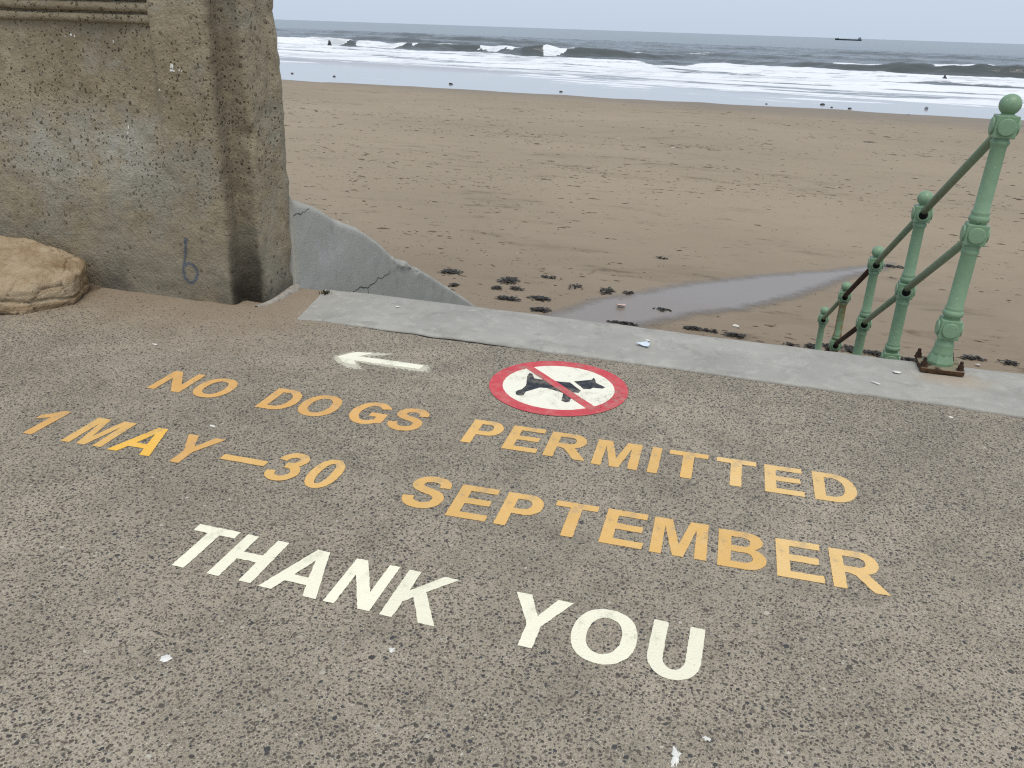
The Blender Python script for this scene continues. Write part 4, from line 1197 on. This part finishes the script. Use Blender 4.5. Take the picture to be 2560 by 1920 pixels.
blob('bird_dropping', -0.022, 1.474, 0.001, 0.014, 0.030, M['dropping'], 'straggling white bird dropping at the bottom edge of the photo', 'dropping', 3.4, 0.6)
blob('bird_dropping', 0.04, 1.551, 0.001, 0.010, 0.009, M['dropping'], 'small white bird dropping below the letter U', 'dropping', 4.0, 0.8)
blob('bird_dropping', -1.991, 2.552, 0.001, 0.016, 0.007, M['dropping'], 'small white bird dropping between the words MAY and NO', 'dropping', 5.0, 0.8)
blob('bird_dropping', -2.801, 3.234, 0.001, 0.020, 0.007, M['dropping'], 'pale streak of bird dropping beside the boulder on the promenade', 'dropping', 6.0, 0.7)
blob('bird_dropping', 0.89, 3.735, 0.001, 0.012, 0.012, M['dropping'], 'tiny white speck by the kerb in front of the railing foot', 'dropping', 7.0, 0.7)
def paper(name, x, y, z, pts, mat, label, cat, bend=0.01):
    V = [(px, py, 0.002 + bend * math.sin(px * 60) ** 2 + bend * 0.5 * noise.noise(Vector((px * 40, py * 40, 1)))) for px, py in pts]
    n_ = len(V)
    V = [(sum(v[0] for v in V) / n_, sum(v[1] for v in V) / n_, 0.004 + bend)] + V
    V2 = [(a, b, c_ - 0.0015) for a, b, c_ in V]
    F = [(0, 1 + k, 1 + (k + 1) % n_) for k in range(n_)]
    F += [(0 + n_ + 1, 2 + n_ + (k + 1) % n_, 2 + n_ + k) for k in range(n_)]
    F += [(1 + k, 2 + n_ + k, 2 + n_ + (k + 1) % n_, 1 + (k + 1) % n_) for k in range(n_)]
    return tag(link(name, mesh(name, V + V2, F), mat, loc=(x, y, z), smooth=False), label, cat)
m_blue = mat_simple('pale_blue_plastic', (0.62, 0.68, 0.76), 0.5, 0.4, 0.08, 60)
m_shell = mat_simple('white_shell', (0.66, 0.64, 0.58), 0.5, 0.4, 0.15, 80)
m_pink = mat_simple('pink_shell', (0.62, 0.40, 0.32), 0.5, 0.4, 0.3, 40)
paper('litter_scrap', -0.515, 4.085, 0.017, [(-0.03, 0.0), (-0.01, 0.035), (0.018, 0.045), (0.038, 0.02), (0.036, -0.022), (0.01, -0.012)], m_blue, 'pale blue scrap of plastic lying on the grey kerb', 'litter')
paper('shell_piece', -0.50, 4.17, 0.017, [(-0.014, 0.0), (0.0, 0.008), (0.014, 0.004), (0.012, -0.006), (-0.004, -0.008)], m_shell, 'small white shell piece behind the blue scrap on the kerb', 'shell', 0.003)
paper('shell_piece', 0.714, 4.174, 0.016, [(-0.022, 0.0), (-0.01, 0.015), (0.01, 0.014), (0.02, 0.002), (0.008, -0.012), (-0.012, -0.012)], m_shell, 'white oval shell on the kerb left of the railing foot', 'shell', 0.004)
paper('shell_piece', 0.60, 3.99, 0.016, [(-0.022, 0.012), (-0.01, 0.012), (0.02, -0.012), (0.014, -0.018)], m_shell, 'thin white splinter of shell on the kerb', 'shell', 0.003)
paper('shell_piece', -1.93, 4.2, 0.015, [(-0.014, 0.0), (0.0, 0.01), (0.014, 0.0), (0.0, -0.01)], m_shell, 'little white shell at the left end of the kerb', 'shell', 0.003)
paper('crab_shell', -2.09, 13.3, float(sand_z(-2.09, 13.3)) + 0.02, [(-0.08, -0.03), (-0.05, 0.03), (0.0, 0.05), (0.05, 0.08), (0.085, 0.05), (0.07, -0.01), (0.03, -0.05), (-0.03, -0.05)], m_pink, 'pink and white shell scrap lying in the pool on the sand', 'shell', 0.04)
paper('shell_piece', 3.15, 12.54, float(sand_z(3.15, 12.54)) + 0.015, [(-0.04, 0.0), (0.0, 0.03), (0.05, 0.01), (0.02, -0.03)], m_shell, 'white shell on the sand just right of the nearest railing post', 'shell', 0.02)
paper('shell_piece', -0.21, 13.02, float(sand_z(-0.21, 13.02)) + 0.015, [(-0.05, -0.01), (-0.03, 0.03), (0.0, 0.01), (0.04, 0.02), (0.05, -0.02), (0.0, -0.02)], m_shell, 'white shell on the sand behind the seaweed near the kerb', 'shell', 0.02)
# tuft of weed in the corner between wing wall and kerb
def tuft():
    V, F = [], []
    for k in range(38):
        a = random.uniform(0, 6.28); l = random.uniform(0.012, 0.04); w = 0.0025
        x, y = random.gauss(0, 0.014), random.gauss(0, 0.012)
        dx, dy = math.cos(a), math.sin(a); lean = random.uniform(0.3, 1.0)
        b = len(V)
        V += [(x - dy * w, y + dx * w, 0), (x + dy * w, y - dx * w, 0), (x + dx * l * lean * .5 + dy * w, y + dy * l * lean * .5 - dx * w, l * .6), (x + dx * l * lean * .5 - dy * w, y + dy * l * lean * .5 + dx * w, l * .6), (x + dx * l * lean, y + dy * l * lean, l * .8)]
        F += [(b, b + 1, b + 2, b + 3), (b + 3, b + 2, b + 4)]
    tag(link('weed_tuft', mesh('weed_tuft', V, F), mat_simple('weed', (0.055, 0.05, 0.02), 0.8, 0.2, 0.4, 40), loc=(-2.44, 4.30, 0.0)), 'small dark weed tuft in the corner by the wing wall', 'plant')
tuft()

# ------------------------------------------------------------------ seaweed and drift on the sand
def seaweed_mesh(rx, ry, nb, seed):
    rd = random.Random(seed)
    V, F = [], []
    for k in range(nb):
        cx, cy = max(-1, min(1, rd.gauss(0, 0.42))) * rx, max(-1, min(1, rd.gauss(0, 0.42))) * ry
        a = rd.gauss(0, 0.6) if rx > 1.5 * ry else rd.uniform(0, 6.28)
        if rd.random() < 0.5: a += math.pi
        l = rd.uniform(0.4, 1.0) * max(0.06, 0.4 * rx); w = rd.uniform(0.008, 0.024)
        z0 = rd.uniform(0.0, 0.028) * math.exp(-(cx / rx) ** 2 - (cy / ry) ** 2)
        cur = rd.uniform(-1.2, 1.2)
        b = len(V)
        x, y = cx, cy
        for s in range(5):
            t = s / 4
            z = z0 + 0.010 * math.sin(math.pi * t) * rd.uniform(0.3, 1.2)
            ww = w * (0.5 + math.sin(math.pi * min(0.95, t + 0.1)))
            V += [(x - math.sin(a) * ww, y + math.cos(a) * ww, z), (x + math.sin(a) * ww, y - math.cos(a) * ww, z + rd.uniform(-0.004, 0.006))]
            x += math.cos(a) * l / 4; y += math.sin(a) * l / 4; a += cur / 4
        for s in range(4):
            F.append((b + 2 * s, b + 2 * s + 1, b + 2 * s + 3, b + 2 * s + 2))
    return mesh('seaweed', V, F)
SW = [  # x, y, half size x, half size y, blades, label
 (-5.45, 14.25, .27, .20, 90, 'dark seaweed clump just beyond the slope of the wing wall'),
 (-5.05, 13.41, .14, .12, 40, 'small seaweed clump beside the wing wall, below the larger one'),
 (-4.28, 14.11, .22, .26, 110, 'dense black seaweed clump in the middle of the row left of the pool'),
 (-4.33, 13.56, .12, .11, 40, 'small black seaweed knot just below the dense clump'),
 (-3.99, 13.65, .14, .10, 40, 'small seaweed piece right of the black knot'),
 (-3.61, 14.6, .20, .06, 30, 'thin strip of seaweed higher up the sand, left of the pool'),
 (-3.08, 14.21, .16, .20, 30, 'loose sprig of seaweed left of the pool tip'),
 (-2.48, 14.14, .16, .30, 80, 'dark seaweed clump at the left edge of the pool'),
 (-3.45, 13.26, .22, .16, 90, 'dark seaweed clump right of the stringy strand near the kerb'),
 (-3.95, 12.98, .30, .10, 60, 'long stringy strand of seaweed left of the lower clump'),
 (-3.29, 12.62, .20, .13, 80, 'dark seaweed clump closest to the kerb on the left'),
 (-1.93, 17.13, .18, .06, 25, 'lone thin seaweed strip on bare sand beyond the pool'),
 (-2.1, 14.17, .13, .10, 30, 'small seaweed bit on the far edge of the pool'),
 (-1.89, 12.47, .24, .06, 60, 'seaweed heap peeping over the kerb below the pink shell'),
 (-1.4, 13.41, .16, .08, 40, 'seaweed sprig lying in the pool'),
 (-0.85, 12.63, .17, .07, 70, 'black seaweed clump by the kerb, leftmost right of the pool'),
 (-0.55, 12.62, .14, .04, 30, 'flat seaweed strip next to the leftmost clump by the kerb'),
 (-0.18, 12.51, .18, .10, 80, 'tall dark seaweed heap by the kerb in front of the white shell'),
 (0.61, 12.43, .12, .04, 30, 'low seaweed strip by the kerb left of the railing end'),
 (0.91, 12.49, .12, .12, 60, 'seaweed knot just left of the lowest railing post'),
 (1.18, 12.61, .12, .12, 60, 'seaweed knot just right of the lowest railing post'),
 (1.46, 12.6, .14, .2, 70, 'seaweed between the lower railing posts'),
 (1.80, 12.56, .20, .12, 80, 'dark seaweed heap between the second and third railing posts'),
 (2.26, 12.46, .22, .04, 40, 'long seaweed line beside the rusty foot plate'),
 (3.13, 12.81, .22, .10, 50, 'stringy seaweed on the sand right of the foot plate'),
 (3.62, 12.75, .16, .12, 40, 'seaweed sprig at the right edge of the photo'),
 (2.62, 18.53, .34, .08, 40, 'driftwood like seaweed strip at the far tip of the pool'),
 (4.68, 49.24, .45, .25, 50, 'dark speck of seaweed far out on the open sand'),
]
for k, (x, y, rx, ry, nb, lb) in enumerate(SW):
    o = link('seaweed_clump', seaweed_mesh(rx * 0.88, ry * 0.8, nb, 100 + k), M['seaweed'], loc=(x, y, float(sand_z(x, y)) + 0.012), smooth=False)
    tag(o, lb, 'seaweed', 'seaweed clumps on the sand')

def drift():
    """scattered crumbs of weed, shell and coal across the sand: far too many to count"""
    nc = 2600
    cv = 9 + 62 * rng.random(nc * 3) ** 1.15
    cx_ = (rng.random(nc * 3) - 0.66) * (8 + cv * 1.05)
    dens = sstep(vfbm(cx_ * 0.12 + 4, cv * 0.2 + 9, 4), 0.38, 0.6) * 0.85 + 0.15
    dens *= 0.3 + 0.7 * sstep(-cv, -60, -38)
    kp = rng.random(nc * 3) < dens
    cx_, cv = cx_[kp][:nc], cv[kp][:nc]
    rep = rng.integers(1, 8, len(cv))
    x = np.repeat(cx_, rep); v = np.repeat(cv, rep)
    n = len(x)
    x = x + rng.normal(0, 0.5, n) * (0.6 + v / 35); v = v + rng.normal(0, 0.16, n) * (0.6 + v / 35)
    r = (0.022 + 0.13 * rng.random(n) ** 3) * (0.7 + v * 0.022)
    asp = 0.22 + 0.3 * rng.random(n); th = rng.normal(-0.12, 0.35, n)
    k = np.arange(5) * 2 * math.pi / 5
    wob = 0.6 + 0.8 * rng.random((n, 5))
    ex = np.cos(k)[None] * wob * r[:, None]; ey = np.sin(k)[None] * wob * (r * asp)[:, None]
    cx = ex * np.cos(th)[:, None] - ey * np.sin(th)[:, None]; cy = ex * np.sin(th)[:, None] + ey * np.cos(th)[:, None]
    z = sand_z(x, v)
    ring = np.stack([x[:, None] + cx, v[:, None] + cy, np.repeat((z - 0.01)[:, None], 5, 1)], -1)
    top = np.stack([x, v, z + 0.006 + 0.08 * r * rng.random(n)], -1)[:, None]
    V = np.concatenate([ring, top], 1).reshape(-1, 3)
    b = np.arange(n) * 6
    tri = np.stack([np.stack([b + j, b + (j + 1) % 5, b + 5], -1) for j in range(5)], 1).reshape(-1, 3)
    me = np_mesh('drift', V, tri)
    t = rng.random(n) ** 2.4
    rgb = (1 - t)[:, None] * np.array((0.135, 0.098, 0.065)) + t[:, None] * np.array((0.028, 0.022, 0.016))
    wht = rng.random(n) < 0.006; rgb[wht] = (0.5, 0.47, 0.42)
    at = me.attributes.new('tone', 'FLOAT_COLOR', 'POINT'); at.data.foreach_set('color', np.repeat(np.c_[rgb, np.ones(n)], 6, axis=0).astype(np.float32).ravel())
    nn = N('drift_crumbs')
    m = nn.done(nn.pbr(nn.attr('tone', 'Color'), 0.85, None, 0.2))
    tag(link('beach_drift', me, m, smooth=False), 'scattered dark crumbs of weed across the open sand', 'drift', None, 'stuff')
drift()

# stones left bare along the water's edge
def stone_mesh(seed):
    bm = bmesh.new(); bmesh.ops.create_icosphere(bm, subdivisions=2, radius=1.0)
    for v in bm.verts:
        f = 1 + 0.35 * noise.noise(v.co * 1.3 + Vector((seed, 0, 0)))
        v.co = Vector((v.co.x * f, v.co.y * f * 0.7, v.co.z * f * 0.5))
    return bm_mesh('stone', bm)
stones = [(-54.3, 91.0, .30, 'dark stone at the water edge nearest the pillar'), (-48.2, 89.6, .32, 'second dark stone at the water edge from the pillar'), (-33.4, 87.2, .38, 'dark stone alone on the water edge in the middle left'),
          (-20.9, 84.6, .30, 'flat dark stone on the water edge left of centre'), (-1.4, 83.0, .18, 'tiny dark stone left of the group of three'), (3.49, 86.0, .34, 'largest dark stone standing in the shallow water'),
          (4.18, 83.1, .20, 'small middle stone of the group in the shallows'), (5.67, 82.8, .28, 'right hand dark stone of the group in the shallows'), (9.98, 78.7, .24, 'dark stone at the water edge right of the group')]
for k, (x, y, s, lb) in enumerate(stones):
    tag(link('shore_stone', stone_mesh(k * 3.1), M['stone'], loc=(x, y, -4.2 + s * 0.12), scale=(s * .6, s * .6, s * .6)), lb, 'stone', 'stones along the water edge')
tag(link('shore_stone', stone_mesh(40), mat_simple('grey_stone', (0.2, 0.21, 0.24), 0.6, 0.3, 0.3, 20), loc=(12.5, 87.6, -4.13), scale=(.16, .16, .3)), 'small grey stone standing in the shallows left of the tall post', 'stone', 'stones along the water edge')
# dark rock poking through the surf on the left
def surf_rock(x, y, z, s, h, lb, seed):
    bm = bmesh.new(); bmesh.ops.create_icosphere(bm, subdivisions=3, radius=1.0)
    for v in bm.verts:
        f = 1 + 0.4 * noise.noise(v.co * 1.6 + Vector((seed, 0, 0)))
        w = 1.0 - 0.55 * max(0, v.co.z)
        v.co = Vector((v.co.x * f * s * w, v.co.y * f * s * w, v.co.z * h * f))
    tag(link('surf_rock', bm_mesh('surf_rock', bm), M['stone'], loc=(x, y, z)), lb, 'rock')
surf_rock(-109, 201, -4.0, 0.55, 1.3, 'dark pointed rock poking out of the breaking surf on the left', 2.0)
surf_rock(24.4, 159, -4.0, 0.3, 0.55, 'small dark rock in the white surf near the right', 8.0)

# ------------------------------------------------------------------ cargo ship on the horizon
def ship():
    root = empty('cargo_ship', (143.7, 2600, -4.2), 'long low dark cargo ship on the horizon', 'ship', None, math.radians(-16.0))
    hullm = mat_simple('ship_hull', (0.045, 0.06, 0.07), 0.7, 0.2, 0.15, 0.3); sup_ = mat_simple('ship_superstructure', (0.30, 0.33, 0.36), 0.7, 0.2, 0.1, 0.3)
    L = 34.0
    xs = np.linspace(-L, L, 41); V = []
    for x in xs:
        t = x / L
        w = 5.2 * (1 - max(0, -t - 0.72) / 0.28 * 0.92) * (1 - max(0, t - 0.85) / 0.15 * 0.3)
        top = 2.6 + (1.6 * float(sstep(-t, 0.76, 0.82))) + 1.0 * float(sstep(t, 0.55, 0.8))
        sh = -1.2 * float(sstep(-t, 0.9, 1.0))
        V += [(x - sh * 0, -w * 0.8, -1.0), (x + sh, -w, top), (x + sh, w, top), (x, w * 0.8, -1.0)]
    F = grid_faces(len(xs), 4, wrap=True) + [(0, 1, 2, 3), tuple(range(160, 164))[::-1]]
    me = mesh('hull', V, F)
    bm = bmesh.new(); bm.from_mesh(me); bmesh.ops.recalc_face_normals(bm, faces=bm.faces); bm.to_mesh(me); bm.free()
    link('hull', me, hullm, root, smooth=False)
    box('forecastle', (-27.2, 0, 4.6), (2.2, 6, 1.6), hullm, root, 0.1)
    box('bridge_house', (28.5, 0, 5.0), (5.0, 8, 3.4), sup_, root, 0.1)
    box('wheelhouse', (27.6, 0, 7.4), (2.6, 9, 1.6), sup_, root, 0.1)
    box('funnel', (30.6, 0, 7.3), (1.6, 2, 2.6), hullm, root, 0.1)
    box('hatch_cover', (-1, 0, 2.9), (46, 7, 0.7), hullm, root, 0.1)
    link('mast', tube_mesh('mast', (29.4, 0, 6.5), (29.4, 0, 11.0), 0.16), sup_, root)
    link('mast', tube_mesh('mast', (26.2, 0, 6.5), (26.2, 0, 9.6), 0.14), sup_, root)
    link('foremast', tube_mesh('foremast', (-27.4, 0, 5), (-27.4, 0, 6.8), 0.18), hullm, root)
ship()
